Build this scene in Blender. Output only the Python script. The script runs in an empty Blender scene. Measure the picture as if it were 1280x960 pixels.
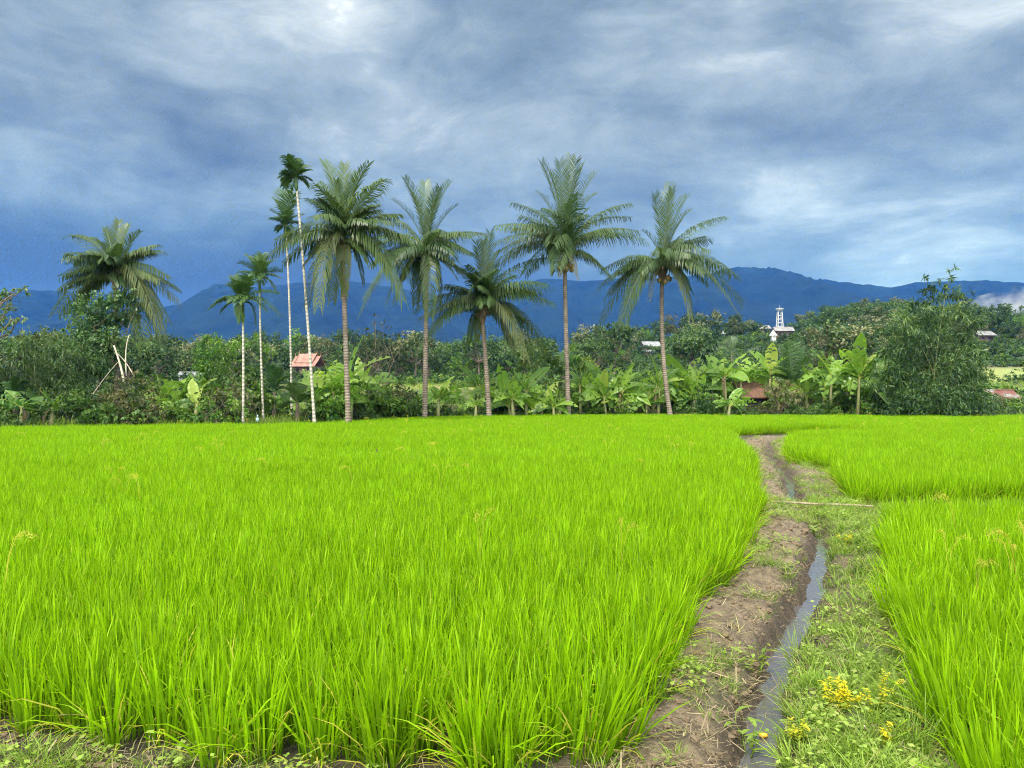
import bpy, math, random
import numpy as np
from mathutils import Vector, Matrix, Euler

random.seed(7)
rng = np.random.default_rng(7)
PI = math.pi
scene = bpy.context.scene
COL = scene.collection
H_CAM, F_PX, HZ = 1.7, 960.0, 493.0

def P(px, py, Y):
    """world point seen at photo pixel (px,py) standing Y metres away"""
    return Vector(((px - 640) / F_PX * Y, Y, H_CAM + (HZ - py) / F_PX * Y))

def G(px, py, z=0.0):
    """point on the ground level z seen at pixel"""
    Y = (H_CAM - z) * F_PX / (py - HZ)
    return Vector(((px - 640) / F_PX * Y, Y, z))

# ------------------------------------------------------------------ noise
_tab = np.random.default_rng(99).random((256, 256))
def vnoise(x, y):
    xi = np.floor(x).astype(int); yi = np.floor(y).astype(int)
    fx = x - xi; fy = y - yi
    fx = fx * fx * (3 - 2 * fx); fy = fy * fy * (3 - 2 * fy)
    a = _tab[xi % 256, yi % 256]; b = _tab[(xi + 1) % 256, yi % 256]
    c = _tab[xi % 256, (yi + 1) % 256]; d = _tab[(xi + 1) % 256, (yi + 1) % 256]
    return (a * (1 - fx) + b * fx) * (1 - fy) + (c * (1 - fx) + d * fx) * fy
def fbm(x, y, o=4):
    s = 0; a = .5; t = 0
    for i in range(o):
        s = s + a * vnoise(x * 2 ** i + 17.3 * i, y * 2 ** i + 5.1 * i); t += a; a *= .5
    return s / t
def sstep(a, b, x):
    t = np.clip((x - a) / (b - a), 0, 1)
    return t * t * (3 - 2 * t)

# ------------------------------------------------------------------ mesh helpers
class MB:
    def __init__(self):
        self.V = []; self.F = []; self.T = []; self.n = 0
    def add(self, V, F, tint=0.0):
        V = np.asarray(V, float).reshape(-1, 3)
        self.V.append(V)
        for f in F: self.F.append(tuple(int(i) + self.n for i in f))
        t = np.asarray(tint, float)
        self.T.append(np.full(len(V), float(t)) if t.ndim == 0 else t)
        self.n += len(V)
    def addq(self, V, Q, tint=0.0):
        V = np.asarray(V, float).reshape(-1, 3)
        self.V.append(V); self.F.extend(map(tuple, (np.asarray(Q) + self.n).tolist()))
        t = np.asarray(tint, float)
        self.T.append(np.full(len(V), float(t)) if t.ndim == 0 else t)
        self.n += len(V)
    def box(self, c, s, rz=0.0, tint=0.0):
        c = Vector(c); R = Matrix.Rotation(rz, 3, 'Z'); sx, sy, sz = s[0] / 2, s[1] / 2, s[2] / 2
        vs = [c + R @ Vector((x * sx, y * sy, z * sz)) for z in (-1, 1) for x, y in ((-1, -1), (1, -1), (1, 1), (-1, 1))]
        self.add([tuple(v) for v in vs], [(3, 2, 1, 0), (4, 5, 6, 7), (0, 1, 5, 4), (1, 2, 6, 5), (2, 3, 7, 6), (3, 0, 4, 7)], tint)
    def tube(self, pts, radii, n=8, tint=0.0, cap=True):
        pts = [Vector(p) for p in pts]; V = []; F = []
        ref = None
        for i, p in enumerate(pts):
            t = (pts[min(i + 1, len(pts) - 1)] - pts[max(i - 1, 0)]).normalized()
            if ref is None:
                ref = Vector((0, 1, 0)) if abs(t.y) < .9 else Vector((1, 0, 0))
            a = t.cross(ref).normalized(); b = t.cross(a).normalized(); ref = b.cross(t) if False else ref
            r = radii[i] if hasattr(radii, '__len__') else radii
            for k in range(n):
                an = 2 * PI * k / n
                V.append(tuple(p + a * (r * math.cos(an)) + b * (r * math.sin(an))))
        for i in range(len(pts) - 1):
            for k in range(n):
                F.append((i * n + k, i * n + (k + 1) % n, (i + 1) * n + (k + 1) % n, (i + 1) * n + k))
        if cap:
            F.append(tuple(range(n - 1, -1, -1))); F.append(tuple((len(pts) - 1) * n + k for k in range(n)))
        self.add(V, F, tint)
    def ball(self, c, r, nu=10, nv=7, tint=0.0, lump=0.0):
        c = Vector(c); V = []; F = []
        rx, ry, rz = (r, r, r) if not hasattr(r, '__len__') else r
        for j in range(nv + 1):
            th = PI * j / nv
            for i in range(nu):
                ph = 2 * PI * i / nu
                k = 1 + (random.uniform(-lump, lump) if lump else 0)
                V.append((c.x + rx * k * math.sin(th) * math.cos(ph), c.y + ry * k * math.sin(th) * math.sin(ph), c.z + rz * k * math.cos(th)))
        for j in range(nv):
            for i in range(nu):
                F.append((j * nu + i, (j + 1) * nu + i, (j + 1) * nu + (i + 1) % nu, j * nu + (i + 1) % nu))
        self.add(V, F, tint)
    def mesh(self, name, smooth=False):
        V = np.concatenate(self.V) if self.V else np.zeros((0, 3))
        me = bpy.data.meshes.new(name)
        me.vertices.add(len(V)); me.vertices.foreach_set('co', V.astype(np.float32).ravel())
        lens = np.fromiter((len(f) for f in self.F), int, len(self.F))
        idx = np.fromiter((i for f in self.F for i in f), int, int(lens.sum()))
        me.loops.add(len(idx)); me.loops.foreach_set('vertex_index', idx)
        me.polygons.add(len(lens)); me.polygons.foreach_set('loop_start', np.concatenate([[0], np.cumsum(lens)[:-1]]))
        me.polygons.foreach_set('use_smooth', np.full(len(lens), smooth))
        at = me.attributes.new('tint', 'FLOAT', 'POINT'); at.data.foreach_set('value', np.concatenate(self.T).astype(np.float32))
        me.update(calc_edges=True); me.validate()
        return me
    def build(self, name, m, parent=None, smooth=False, origin=None, link=True):
        if origin is not None:
            o = np.array(origin); self.V = [v - o for v in self.V]
        me = self.mesh(name, smooth); me.materials.append(m)
        ob = bpy.data.objects.new(name, me)
        if link: COL.objects.link(ob)
        if parent is not None: ob.parent = parent
        elif origin is not None: ob.location = origin
        return ob

def tag(o, label=None, cat=None, group=None, kind=None):
    if label: o['label'] = label
    if cat: o['category'] = cat
    if group: o['group'] = group
    if kind: o['kind'] = kind
    return o
def thing(name, loc, label, cat, group=None, rz=0.0):
    o = bpy.data.objects.new(name, None); COL.objects.link(o)
    o.location = loc; o.rotation_euler = (0, 0, rz); o.empty_display_size = .3
    o['label'] = label; o['category'] = cat
    if group: o['group'] = group
    return o
def copy_tree(root, loc, rz=0.0, sc=(1, 1, 1), label=None, group=None):
    r = root.copy(); COL.objects.link(r); r.location = loc; r.rotation_euler = (0, 0, rz); r.scale = sc
    if label: r['label'] = label
    if group: r['group'] = group
    for ch in list(root.children):
        c = ch.copy(); COL.objects.link(c); c.parent = r
        for g in list(ch.children):
            d = g.copy(); COL.objects.link(d); d.parent = c
    return r

# ------------------------------------------------------------------ materials
def new_mat(name):
    m = bpy.data.materials.new(name); m.use_nodes = True
    nt = m.node_tree; nt.nodes.clear()
    out = nt.nodes.new('ShaderNodeOutputMaterial')
    return m, nt, out
def N(nt, t, **kw):
    n = nt.nodes.new(t)
    for k, v in kw.items():
        if hasattr(n, k) and not k.startswith('i_'): setattr(n, k, v)
        else: n.inputs[k[2:] if k.startswith('i_') else k].default_value = v
    return n
def ramp(nt, stops):
    r = nt.nodes.new('ShaderNodeValToRGB'); e = r.color_ramp.elements
    while len(e) < len(stops): e.new(.5)
    for el, (p, c) in zip(e, stops): el.position = p; el.color = (*c, 1)
    return r
def leaf_mat(name, c0, c1, c2, trans=.35, rough=.45, pos=(0, .55, 1), var=.25, wscale=.6, tboost=1.6, spec=.35):
    m, nt, out = new_mat(name); L = nt.links.new
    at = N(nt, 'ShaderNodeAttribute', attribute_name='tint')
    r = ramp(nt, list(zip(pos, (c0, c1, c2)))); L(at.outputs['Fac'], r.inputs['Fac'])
    oi = N(nt, 'ShaderNodeObjectInfo'); ge = N(nt, 'ShaderNodeNewGeometry')
    nz = N(nt, 'ShaderNodeTexNoise'); nz.inputs['Scale'].default_value = wscale; nz.inputs['Detail'].default_value = 2
    L(ge.outputs['Position'], nz.inputs['Vector'])
    ad = N(nt, 'ShaderNodeMath', operation='ADD'); L(oi.outputs['Random'], ad.inputs[0]); L(nz.outputs['Fac'], ad.inputs[1])
    mr = N(nt, 'ShaderNodeMapRange'); L(ad.outputs[0], mr.inputs['Value'])
    mr.inputs['From Min'].default_value = .3; mr.inputs['From Max'].default_value = 1.7
    mr.inputs['To Min'].default_value = 1 - var; mr.inputs['To Max'].default_value = 1 + var
    mx = N(nt, 'ShaderNodeVectorMath', operation='SCALE'); L(r.outputs['Color'], mx.inputs[0]); L(mr.outputs['Result'], mx.inputs['Scale'])
    pb = N(nt, 'ShaderNodeBsdfPrincipled'); L(mx.outputs[0], pb.inputs['Base Color'])
    pb.inputs['Roughness'].default_value = rough; pb.inputs['Specular IOR Level'].default_value = spec
    tb = N(nt, 'ShaderNodeVectorMath', operation='MULTIPLY'); L(mx.outputs[0], tb.inputs[0]); tb.inputs[1].default_value = (tboost, tboost, tboost * .5)
    tr = N(nt, 'ShaderNodeBsdfTranslucent'); L(tb.outputs[0], tr.inputs['Color'])
    ms = N(nt, 'ShaderNodeMixShader'); ms.inputs[0].default_value = trans
    L(pb.outputs[0], ms.inputs[1]); L(tr.outputs[0], ms.inputs[2]); L(ms.outputs[0], out.inputs['Surface'])
    return m
def plain_mat(name, c0, c1, scale=6, rough=.8, metallic=0.0, bump=.0, bscale=20, stretch=(1, 1, 1), spec=.4):
    m, nt, out = new_mat(name); L = nt.links.new
    tc = N(nt, 'ShaderNodeTexCoord'); mp = N(nt, 'ShaderNodeMapping'); mp.inputs['Scale'].default_value = stretch
    L(tc.outputs['Object'], mp.inputs['Vector'])
    nz = N(nt, 'ShaderNodeTexNoise'); nz.inputs['Scale'].default_value = scale; nz.inputs['Detail'].default_value = 6; nz.inputs['Roughness'].default_value = .65
    L(mp.outputs[0], nz.inputs['Vector'])
    r = ramp(nt, [(.35, c0), (.65, c1)]); L(nz.outputs['Fac'], r.inputs['Fac'])
    pb = N(nt, 'ShaderNodeBsdfPrincipled'); L(r.outputs['Color'], pb.inputs['Base Color'])
    pb.inputs['Roughness'].default_value = rough; pb.inputs['Metallic'].default_value = metallic; pb.inputs['Specular IOR Level'].default_value = spec
    if bump:
        n2 = N(nt, 'ShaderNodeTexNoise'); n2.inputs['Scale'].default_value = bscale; n2.inputs['Detail'].default_value = 5; L(mp.outputs[0], n2.inputs['Vector'])
        b = N(nt, 'ShaderNodeBump'); b.inputs['Strength'].default_value = bump; b.inputs['Distance'].default_value = .05
        L(n2.outputs['Fac'], b.inputs['Height']); L(b.outputs[0], pb.inputs['Normal'])
    L(pb.outputs[0], out.inputs['Surface'])
    return m
def bark_mat(name, c0, c1, band, rings=3.0):
    m, nt, out = new_mat(name); L = nt.links.new
    ge = N(nt, 'ShaderNodeNewGeometry')
    nz = N(nt, 'ShaderNodeTexNoise'); nz.inputs['Scale'].default_value = 4; nz.inputs['Detail'].default_value = 6; L(ge.outputs['Position'], nz.inputs['Vector'])
    r = ramp(nt, [(.35, c0), (.65, c1)]); L(nz.outputs['Fac'], r.inputs['Fac'])
    wv = N(nt, 'ShaderNodeTexWave', wave_type='BANDS', bands_direction='Z'); wv.inputs['Scale'].default_value = rings
    wv.inputs['Distortion'].default_value = 1.2; wv.inputs['Detail'].default_value = 3; wv.inputs['Detail Scale'].default_value = 2
    L(ge.outputs['Position'], wv.inputs['Vector'])
    rw = ramp(nt, [(.05, (1, 1, 1)), (.25, (0, 0, 0))]); L(wv.outputs['Fac'], rw.inputs['Fac'])
    mx = N(nt, 'ShaderNodeMix', data_type='RGBA'); mx.inputs[7].default_value = (*band, 1)
    L(r.outputs['Color'], mx.inputs[6]); L(rw.outputs['Color'], mx.inputs[0])
    pb = N(nt, 'ShaderNodeBsdfPrincipled'); L(mx.outputs[2], pb.inputs['Base Color']); pb.inputs['Roughness'].default_value = .85
    b = N(nt, 'ShaderNodeBump'); b.inputs['Strength'].default_value = .6; b.inputs['Distance'].default_value = .03
    L(wv.outputs['Fac'], b.inputs['Height']); L(b.outputs[0], pb.inputs['Normal'])
    L(pb.outputs[0], out.inputs['Surface'])
    return m

M = {}
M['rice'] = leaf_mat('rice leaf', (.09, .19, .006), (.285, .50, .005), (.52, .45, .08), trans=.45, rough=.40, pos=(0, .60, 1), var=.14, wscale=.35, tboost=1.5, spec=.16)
M['coco'] = leaf_mat('coconut frond', (.026, .064, .016), (.092, .142, .044), (.26, .195, .09), trans=.25, rough=.38, pos=(0, .5, 1), var=.2)
M['areca'] = leaf_mat('areca frond', (.022, .066, .018), (.095, .17, .05), (.22, .20, .07), trans=.25, rough=.38, pos=(0, .55, 1), var=.15)
M['banana'] = leaf_mat('banana leaf', (.045, .125, .026), (.205, .345, .05), (.38, .41, .11), trans=.42, rough=.3, pos=(0, .55, 1), var=.2, tboost=1.8)
M['bamboo'] = leaf_mat('bamboo leaf', (.014, .038, .013), (.054, .115, .030), (.15, .21, .07), trans=.28, rough=.45, var=.25)
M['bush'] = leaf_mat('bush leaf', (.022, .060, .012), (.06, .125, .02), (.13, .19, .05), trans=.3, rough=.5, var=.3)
M['bright'] = leaf_mat('bright shrub leaf', (.035, .10, .014), (.09, .19, .025), (.2, .27, .06), trans=.35, rough=.45, var=.25)
M['olive'] = leaf_mat('olive twiggy leaf', (.04, .058, .022), (.085, .10, .038), (.17, .15, .07), trans=.25, rough=.6, var=.25)
M['vine'] = leaf_mat('vine leaf', (.03, .085, .024), (.085, .17, .055), (.19, .27, .12), trans=.32, rough=.35, var=.25)
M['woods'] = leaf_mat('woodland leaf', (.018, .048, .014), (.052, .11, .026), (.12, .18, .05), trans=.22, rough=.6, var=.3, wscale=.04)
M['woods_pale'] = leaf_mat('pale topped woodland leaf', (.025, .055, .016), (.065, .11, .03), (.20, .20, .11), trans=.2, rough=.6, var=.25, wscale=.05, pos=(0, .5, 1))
M['grass'] = leaf_mat('bund grass', (.08, .16, .014), (.27, .39, .06), (.38, .33, .15), trans=.4, rough=.5, pos=(0, .6, 1), var=.3, wscale=1.2)
M['yellow'] = leaf_mat('yellow weed', (.09, .19, .02), (.28, .36, .03), (.76, .64, .03), trans=.4, rough=.5, pos=(0, .4, 1), var=.1)
M['dead_leaf'] = leaf_mat('dead leaf', (.07, .05, .03), (.13, .09, .05), (.20, .15, .09), trans=.1, rough=.8, var=.3)
M['straw'] = leaf_mat('dry straw', (.13, .10, .055), (.22, .17, .10), (.36, .29, .18), trans=.1, rough=.8, var=.3, wscale=3)
M['coco_bark'] = bark_mat('coconut trunk', (.15, .115, .09), (.27, .22, .18), (.14, .105, .085), 2.3)
M['areca_bark'] = bark_mat('areca trunk', (.30, .28, .235), (.50, .47, .40), (.30, .275, .23), 1.7)
M['bark'] = plain_mat('tree bark', (.09, .07, .05), (.19, .155, .12), 5, .9, bump=.4, stretch=(1, 1, .3))
M['culm'] = plain_mat('bamboo culm', (.07, .10, .03), (.16, .17, .06), 3, .5)
M['dry_wood'] = plain_mat('bleached dry wood', (.38, .33, .24), (.58, .52, .42), 7, .8, stretch=(1, 1, .3))
M['banana_stem'] = plain_mat('banana stem', (.13, .16, .05), (.25, .22, .11), 5, .6, stretch=(1, 1, .2))
M['coconut'] = plain_mat('coconut husk', (.16, .12, .05), (.24, .17, .06), 9, .6)
M['fibre'] = plain_mat('palm fibre', (.10, .07, .045), (.22, .16, .10), 14, .95, stretch=(1, 1, .3))
M['dark_stick'] = plain_mat('dark stick', (.03, .022, .02), (.07, .05, .04), 12, .9)

# ------------------------------------------------------------------ camera
cam_d = bpy.data.cameras.new('camera'); cam = bpy.data.objects.new('camera', cam_d); COL.objects.link(cam)
cam_d.sensor_width = 36; cam_d.sensor_fit = 'HORIZONTAL'; cam_d.lens = 36 * F_PX / 1280
cam_d.clip_start = .05; cam_d.clip_end = 20000
cam.location = (0, 0, H_CAM); cam.rotation_euler = (PI / 2 + math.atan((HZ - 480) / F_PX), 0, 0)
scene.camera = cam
scene.view_settings.view_transform = 'Standard'; scene.view_settings.look = 'None'; scene.view_settings.gamma = 1; scene.view_settings.use_curve_mapping = False
scene.view_settings.exposure = 1.75
cy = scene.cycles; cy.max_bounces = 6; cy.diffuse_bounces = 3; cy.transmission_bounces = 3; cy.glossy_bounces = 2; cy.volume_bounces = 0; cy.use_denoising = True; cy.denoiser = 'OPENIMAGEDENOISE'; cy.denoising_input_passes = 'RGB_ALBEDO_NORMAL'; cy.denoising_prefilter = 'NONE'; cy.pixel_filter_type = 'BLACKMAN_HARRIS'; cy.filter_width = 1.05

# ------------------------------------------------------------------ light and sky
SUN_EL, SUN_AZ = 52, 205      # azimuth clockwise from +Y (seen from above): behind the camera, to its left
az = math.radians(SUN_AZ); el = math.radians(SUN_EL)
sdir = Vector((math.sin(az) * math.cos(el), math.cos(az) * math.cos(el), math.sin(el)))
sl = bpy.data.lights.new('sun', 'SUN'); sl.energy = 1.5; sl.angle = math.radians(11); sl.color = (1, .95, .86)
so = bpy.data.objects.new('sun', sl); COL.objects.link(so); so.rotation_euler = sdir.to_track_quat('Z', 'Y').to_euler(); so.location = (0, -20, 40)

w = bpy.data.worlds.new('World'); scene.world = w; w.use_nodes = True
nt = w.node_tree; nt.nodes.clear(); L = nt.links.new
out = N(nt, 'ShaderNodeOutputWorld'); bg = N(nt, 'ShaderNodeBackground'); bg.inputs['Strength'].default_value = .1; L(bg.outputs[0], out.inputs['Surface'])
sky = N(nt, 'ShaderNodeTexSky', sky_type='NISHITA'); sky.sun_disc = False; sky.sun_elevation = el; sky.sun_rotation = az
sky.air_density = 1.0; sky.dust_density = .5; sky.ozone_density = 2.0
tc = N(nt, 'ShaderNodeTexCoord'); sep = N(nt, 'ShaderNodeSeparateXYZ'); L(tc.outputs['Generated'], sep.inputs[0])
def Mth(op, a, b=None, clamp=False):
    n = N(nt, 'ShaderNodeMath', operation=op); n.use_clamp = clamp
    for i, v in enumerate((a, b)):
        if v is None: continue
        if isinstance(v, (int, float)): n.inputs[i].default_value = v
        else: L(v, n.inputs[i])
    return n.outputs[0]
zc = Mth('ADD', Mth('MAXIMUM', sep.outputs['Z'], 0.0), .16)
u = Mth('DIVIDE', sep.outputs['X'], zc); v = Mth('DIVIDE', sep.outputs['Y'], zc)
cmb = N(nt, 'ShaderNodeCombineXYZ'); L(u, cmb.inputs[0]); L(v, cmb.inputs[1])
def noise(vec, scale, detail, rough, dist=0.0, off=(0, 0, 0), st=(1, 1, 1)):
    mp = N(nt, 'ShaderNodeMapping'); mp.inputs['Location'].default_value = off; mp.inputs['Scale'].default_value = st; L(vec, mp.inputs[0])
    n = N(nt, 'ShaderNodeTexNoise'); n.inputs['Scale'].default_value = scale; n.inputs['Detail'].default_value = detail
    n.inputs['Roughness'].default_value = rough; n.inputs['Distortion'].default_value = dist; L(mp.outputs[0], n.inputs['Vector'])
    return n.outputs['Fac']
wv_ = N(nt, 'ShaderNodeMapping'); wv_.inputs['Scale'].default_value = (1.0, 1.0, 2.1); L(tc.outputs['Generated'], wv_.inputs[0])
wn = N(nt, 'ShaderNodeTexNoise'); wn.inputs['Scale'].default_value = 2.6; wn.inputs['Detail'].default_value = 3; L(wv_.outputs[0], wn.inputs['Vector'])
wsub = N(nt, 'ShaderNodeVectorMath', operation='SUBTRACT'); L(wn.outputs['Color'], wsub.inputs[0]); wsub.inputs[1].default_value = (.5, .5, .5)
wsc = N(nt, 'ShaderNodeVectorMath', operation='SCALE'); L(wsub.outputs[0], wsc.inputs[0]); wsc.inputs['Scale'].default_value = .35
wad = N(nt, 'ShaderNodeVectorMath', operation='ADD'); L(wv_.outputs[0], wad.inputs[0]); L(wsc.outputs[0], wad.inputs[1])
SHEAR = ((0, 0, .18))
n_big = noise(wad.outputs[0], 2.6, 5, .5, .0, (3.1, 1.7, 0))
n_mid = noise(wad.outputs[0], 7.0, 12, .63, .0, (7.7, 4.2, 2), (.8, .8, 1.0))
n_fine = noise(cmb.outputs[0], 3.2, 10, .66, .15, (1.1, 9.2, 5), (.8, .8, 1))
def pdir(px, py):
    return Vector((px - 640, F_PX, HZ - py)).normalized()
def blob(px, py, sx, sy, amp):
    """soft patch of brighter / darker cloud in the given direction (angular size in 1/960 rad)"""
    d = pdir(px, py)
    a0 = math.atan2(d.x, d.y); e0 = math.asin(d.z)
    azn = N(nt, 'ShaderNodeMath', operation='ARCTAN2'); L(sep.outputs['X'], azn.inputs[0]); L(sep.outputs['Y'], azn.inputs[1])
    eln = Mth('ARCSINE', sep.outputs['Z'])
    da = Mth('MULTIPLY', Mth('SUBTRACT', azn.outputs[0], a0), F_PX / sx)
    de = Mth('MULTIPLY', Mth('SUBTRACT', eln, e0), F_PX / sy)
    q = Mth('ADD', Mth('MULTIPLY', da, da), Mth('MULTIPLY', de, de))
    return Mth('MULTIPLY', Mth('EXPONENT', Mth('MULTIPLY', q, -1.0)), amp)
# cloud brightness 0..1
b = Mth('ADD', Mth('MULTIPLY', Mth('SUBTRACT', n_big, .5), 1.3), .34)
b = Mth('ADD', b, Mth('MULTIPLY', Mth('SUBTRACT', n_mid, .5), 1.25))
b = Mth('ADD', b, Mth('MULTIPLY', Mth('SUBTRACT', n_fine, .5), .65))
SKYBLOBS = [(140, 345, 330, 60, -.24), (420, 350, 200, 40, -.14), (425, -15, 110, 70, .42), (860, 75, 120, 40, .20), (945, 20, 45, 45, .22), (1260, 20, 160, 90, .22), (1080, 215, 150, 28, .17),
            (1040, 290, 210, 65, .20), (880, 150, 210, 45, -.12), (800, 225, 120, 40, -.13), (640, 40, 140, 50, -.10), (1230, 150, 120, 60, -.05),
            (300, 325, 260, 40, -.20), (60, 330, 160, 50, -.16), (250, 270, 130, 40, .08), (120, 90, 200, 90, .07), (1150, 335, 170, 34, .12), (560, 250, 120, 80, .05)]
for bl in SKYBLOBS: b = Mth('ADD', b, blob(*bl))
b = Mth('MAXIMUM', b, 0.0, True); 
rc = ramp(nt, [(0.0, (.080, .118, .150)), (.33, (.156, .210, .245)), (.60, (.255, .318, .35)), (.85, (.44, .495, .515)), (1.0, (.70, .735, .735))]); L(b, rc.inputs['Fac'])
# low down the clouds are seen through blue air
hzr = ramp(nt, [(0.0, (1, 1, 1)), (.07, (.9, .9, .9)), (.17, (.50, .50, .50)), (.32, (.0, .0, .0))]); L(Mth('MAXIMUM', sep.outputs['Z'], 0.0), hzr.inputs['Fac'])
tintm = N(nt, 'ShaderNodeMix', data_type='RGBA', blend_type='MULTIPLY'); L(hzr.outputs['Color'], tintm.inputs[0]); L(rc.outputs['Color'], tintm.inputs[6]); tintm.inputs[7].default_value = (.46, .78, 1.0, 1)
stm = N(nt, 'ShaderNodeMix', data_type='RGBA'); L(Mth('MINIMUM', Mth('ADD', blob(230, 372, 520, 62, .80), blob(640, 400, 330, 60, .35)), 1.0), stm.inputs[0]); L(tintm.outputs[2], stm.inputs[6]); stm.inputs[7].default_value = (.034, .047, .042, 1)
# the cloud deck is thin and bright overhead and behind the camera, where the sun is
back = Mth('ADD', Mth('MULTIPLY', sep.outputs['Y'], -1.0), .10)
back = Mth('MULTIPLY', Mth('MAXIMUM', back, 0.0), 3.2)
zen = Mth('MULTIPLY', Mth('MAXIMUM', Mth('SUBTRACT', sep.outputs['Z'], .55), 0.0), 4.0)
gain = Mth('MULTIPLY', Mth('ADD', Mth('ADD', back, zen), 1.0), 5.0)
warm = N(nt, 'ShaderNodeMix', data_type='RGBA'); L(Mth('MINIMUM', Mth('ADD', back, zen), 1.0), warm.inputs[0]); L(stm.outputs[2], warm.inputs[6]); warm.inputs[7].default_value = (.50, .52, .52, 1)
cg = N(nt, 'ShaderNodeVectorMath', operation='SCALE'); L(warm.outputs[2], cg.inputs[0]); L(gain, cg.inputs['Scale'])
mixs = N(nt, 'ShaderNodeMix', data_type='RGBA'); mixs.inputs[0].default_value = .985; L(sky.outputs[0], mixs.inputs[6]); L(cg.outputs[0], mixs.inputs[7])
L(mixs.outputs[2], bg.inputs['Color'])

# ------------------------------------------------------------------ ground
DITCH = [(1.0, 3.0), (1.2, 3.78), (1.49, 4.46), (2.02, 5.63), (2.73, 7.0), (3.52, 8.77), (4.0, 10.05), (4.45, 11.75), (4.95, 13.6), (5.8, 16.1), (7.1, 21.0), (9.0, 27.0), (10.6, 30.2), (13.5, 31.0)]
DITCH = [(.25, 1.0), (.6, 2.0)] + DITCH
def ditch_dist(x, y):
    best = np.full(x.shape, 1e9); sgn = np.ones(x.shape)
    for (ax, ay), (bx, by) in zip(DITCH[:-1], DITCH[1:]):
        dx, dy = bx - ax, by - ay; l2 = dx * dx + dy * dy
        t = np.clip(((x - ax) * dx + (y - ay) * dy) / l2, 0, 1)
        d = np.hypot(x - ax - t * dx, y - ay - t * dy)
        s = np.sign((x - ax) * dy - (y - ay) * dx)
        m = d < best; best = np.where(m, d, best); sgn = np.where(m, s, sgn)
    return best * np.where(sgn == 0, 1, sgn)
UH = np.array([-.8, -.667, -.458, -.25, -.083, .0625, .18, .27, .375, .466, .5625, .667, .8])
HH = np.array([10, 10, 10, 12, 11, 14, 20, 22, 25, 31, 29, 26, 24.])
def terrain(x, y):
    x = np.asarray(x, float); y = np.asarray(y, float)
    z = np.zeros(np.broadcast(x, y).shape)
    base = 3.2 * sstep(56, 125, y) + 4.0 * sstep(125, 300, y)
    un = np.clip(x / np.maximum(y, 1), -.8, .8)
    hh = np.interp(un, UH, HH)
    prof = sstep(110, 320, y) * (1 - .45 * sstep(330, 620, y))
    z = base * (1 - np.clip(prof, 0, 1)) + hh * prof + (fbm(x / 45, y / 45, 3) - .5) * 5 * sstep(120, 200, y)
    near = (y < 36) & (y > 0) & (x > -2) & (x < 16)
    if near.any():
        yy = y[near]; xx = x[near]; s = ditch_dist(xx + .16 * (fbm(yy * 1.1 + 40, yy * .0 + 3.3, 3) - .5), yy); a = np.abs(s)
        wob = (fbm(xx * 2.6, yy * 2.6, 4) - .5) * .17
        hw = np.interp(yy, [0, 8, 9.5, 30], [.026, .018, .004, .04]) + wob * .6
        left = s < 0
        bank = np.where(left, .21, .19)
        depth = np.interp(yy, [0, 10.2, 10.7, 12.2, 12.8, 40], [.22, .2, .03, .03, .20, .19])
        d = -depth * (1 - sstep(0, 1, (a - hw) / bank))
        bump = np.where(left, .07 * np.exp(-((a - .42) / .22) ** 2), .05 * np.exp(-((a - .45) / .3) ** 2))
        fade = 1 - sstep(.75, 1.1, a)
        rough = (fbm(xx * 4, yy * 4, 4) - .5) * .13 + (fbm(xx * 11 + 3, yy * 11, 4) - .5) * .10
        z[near] += d + (bump + rough * (1 - .25 * np.exp(-(a / .1) ** 2))) * fade
    return z
def tz(x, y): return float(terrain(np.array([float(x)]), np.array([float(y)]))[0])
def grow(start, step, stop, g):
    r = []; x = start; s = step
    while x < stop:
        s *= g; x += s; r.append(x)
    return r
xs = np.concatenate([-np.array(grow(-.2, .05, 5200, 1.055))[::-1], np.arange(.2, 5.6, .04), np.array(grow(5.6, .04, 5200, 1.045))])
ys = np.concatenate([-np.array(grow(-3.2, .1, 300, 1.25))[::-1], np.arange(3.25, 13, .045), np.array(grow(13, .045, 5000, 1.042))])
GX, GY = np.meshgrid(xs, ys)
GZ = terrain(GX.ravel(), GY.ravel())
nx, ny = len(xs), len(ys)
ii = np.arange(ny - 1)[:, None] * nx + np.arange(nx - 1)[None, :]
Q = np.stack([ii, ii + 1, ii + nx + 1, ii + nx], -1).reshape(-1, 4)
me = bpy.data.meshes.new('ground')
V = np.stack([GX.ravel(), GY.ravel(), GZ], 1)
me.vertices.add(len(V)); me.vertices.foreach_set('co', V.astype(np.float32).ravel())
me.loops.add(Q.size); me.loops.foreach_set('vertex_index', Q.ravel())
me.polygons.add(len(Q)); me.polygons.foreach_set('loop_start', np.arange(len(Q)) * 4); me.polygons.foreach_set('use_smooth', np.ones(len(Q), bool))
me.update(calc_edges=True)
x, y = V[:, 0], V[:, 1]
col = np.tile(np.array([.055, .045, .03]), (len(V), 1))        # wet paddy mud
def paint(mask, c):
    mask = np.clip(mask, 0, 1)[:, None]
    col[:] = col * (1 - mask) + np.array(c) * mask
near = (y < 36) & (y > 0)
s = np.full(len(V), 9.0); s[near] = ditch_dist(x[near], y[near]); a = np.abs(s)
patch = fbm(x * 1.3, y * 1.3, 4)
paint((s < 0) * (1 - sstep(.9, 1.2, a)), (.21, .16, .105))              # left bund: bare drying mud
paint((s < 0) * (1 - sstep(.9, 1.2, a)) * sstep(.52, .6, patch) * .6, (.12, .14, .045))
paint((s >= 0) * (1 - sstep(.9, 1.2, a)), (.12, .15, .05))            # right bund: trodden grass
paint((s >= 0) * (1 - sstep(.9, 1.2, a)) * sstep(.54, .62, patch), (.14, .11, .065))
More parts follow.
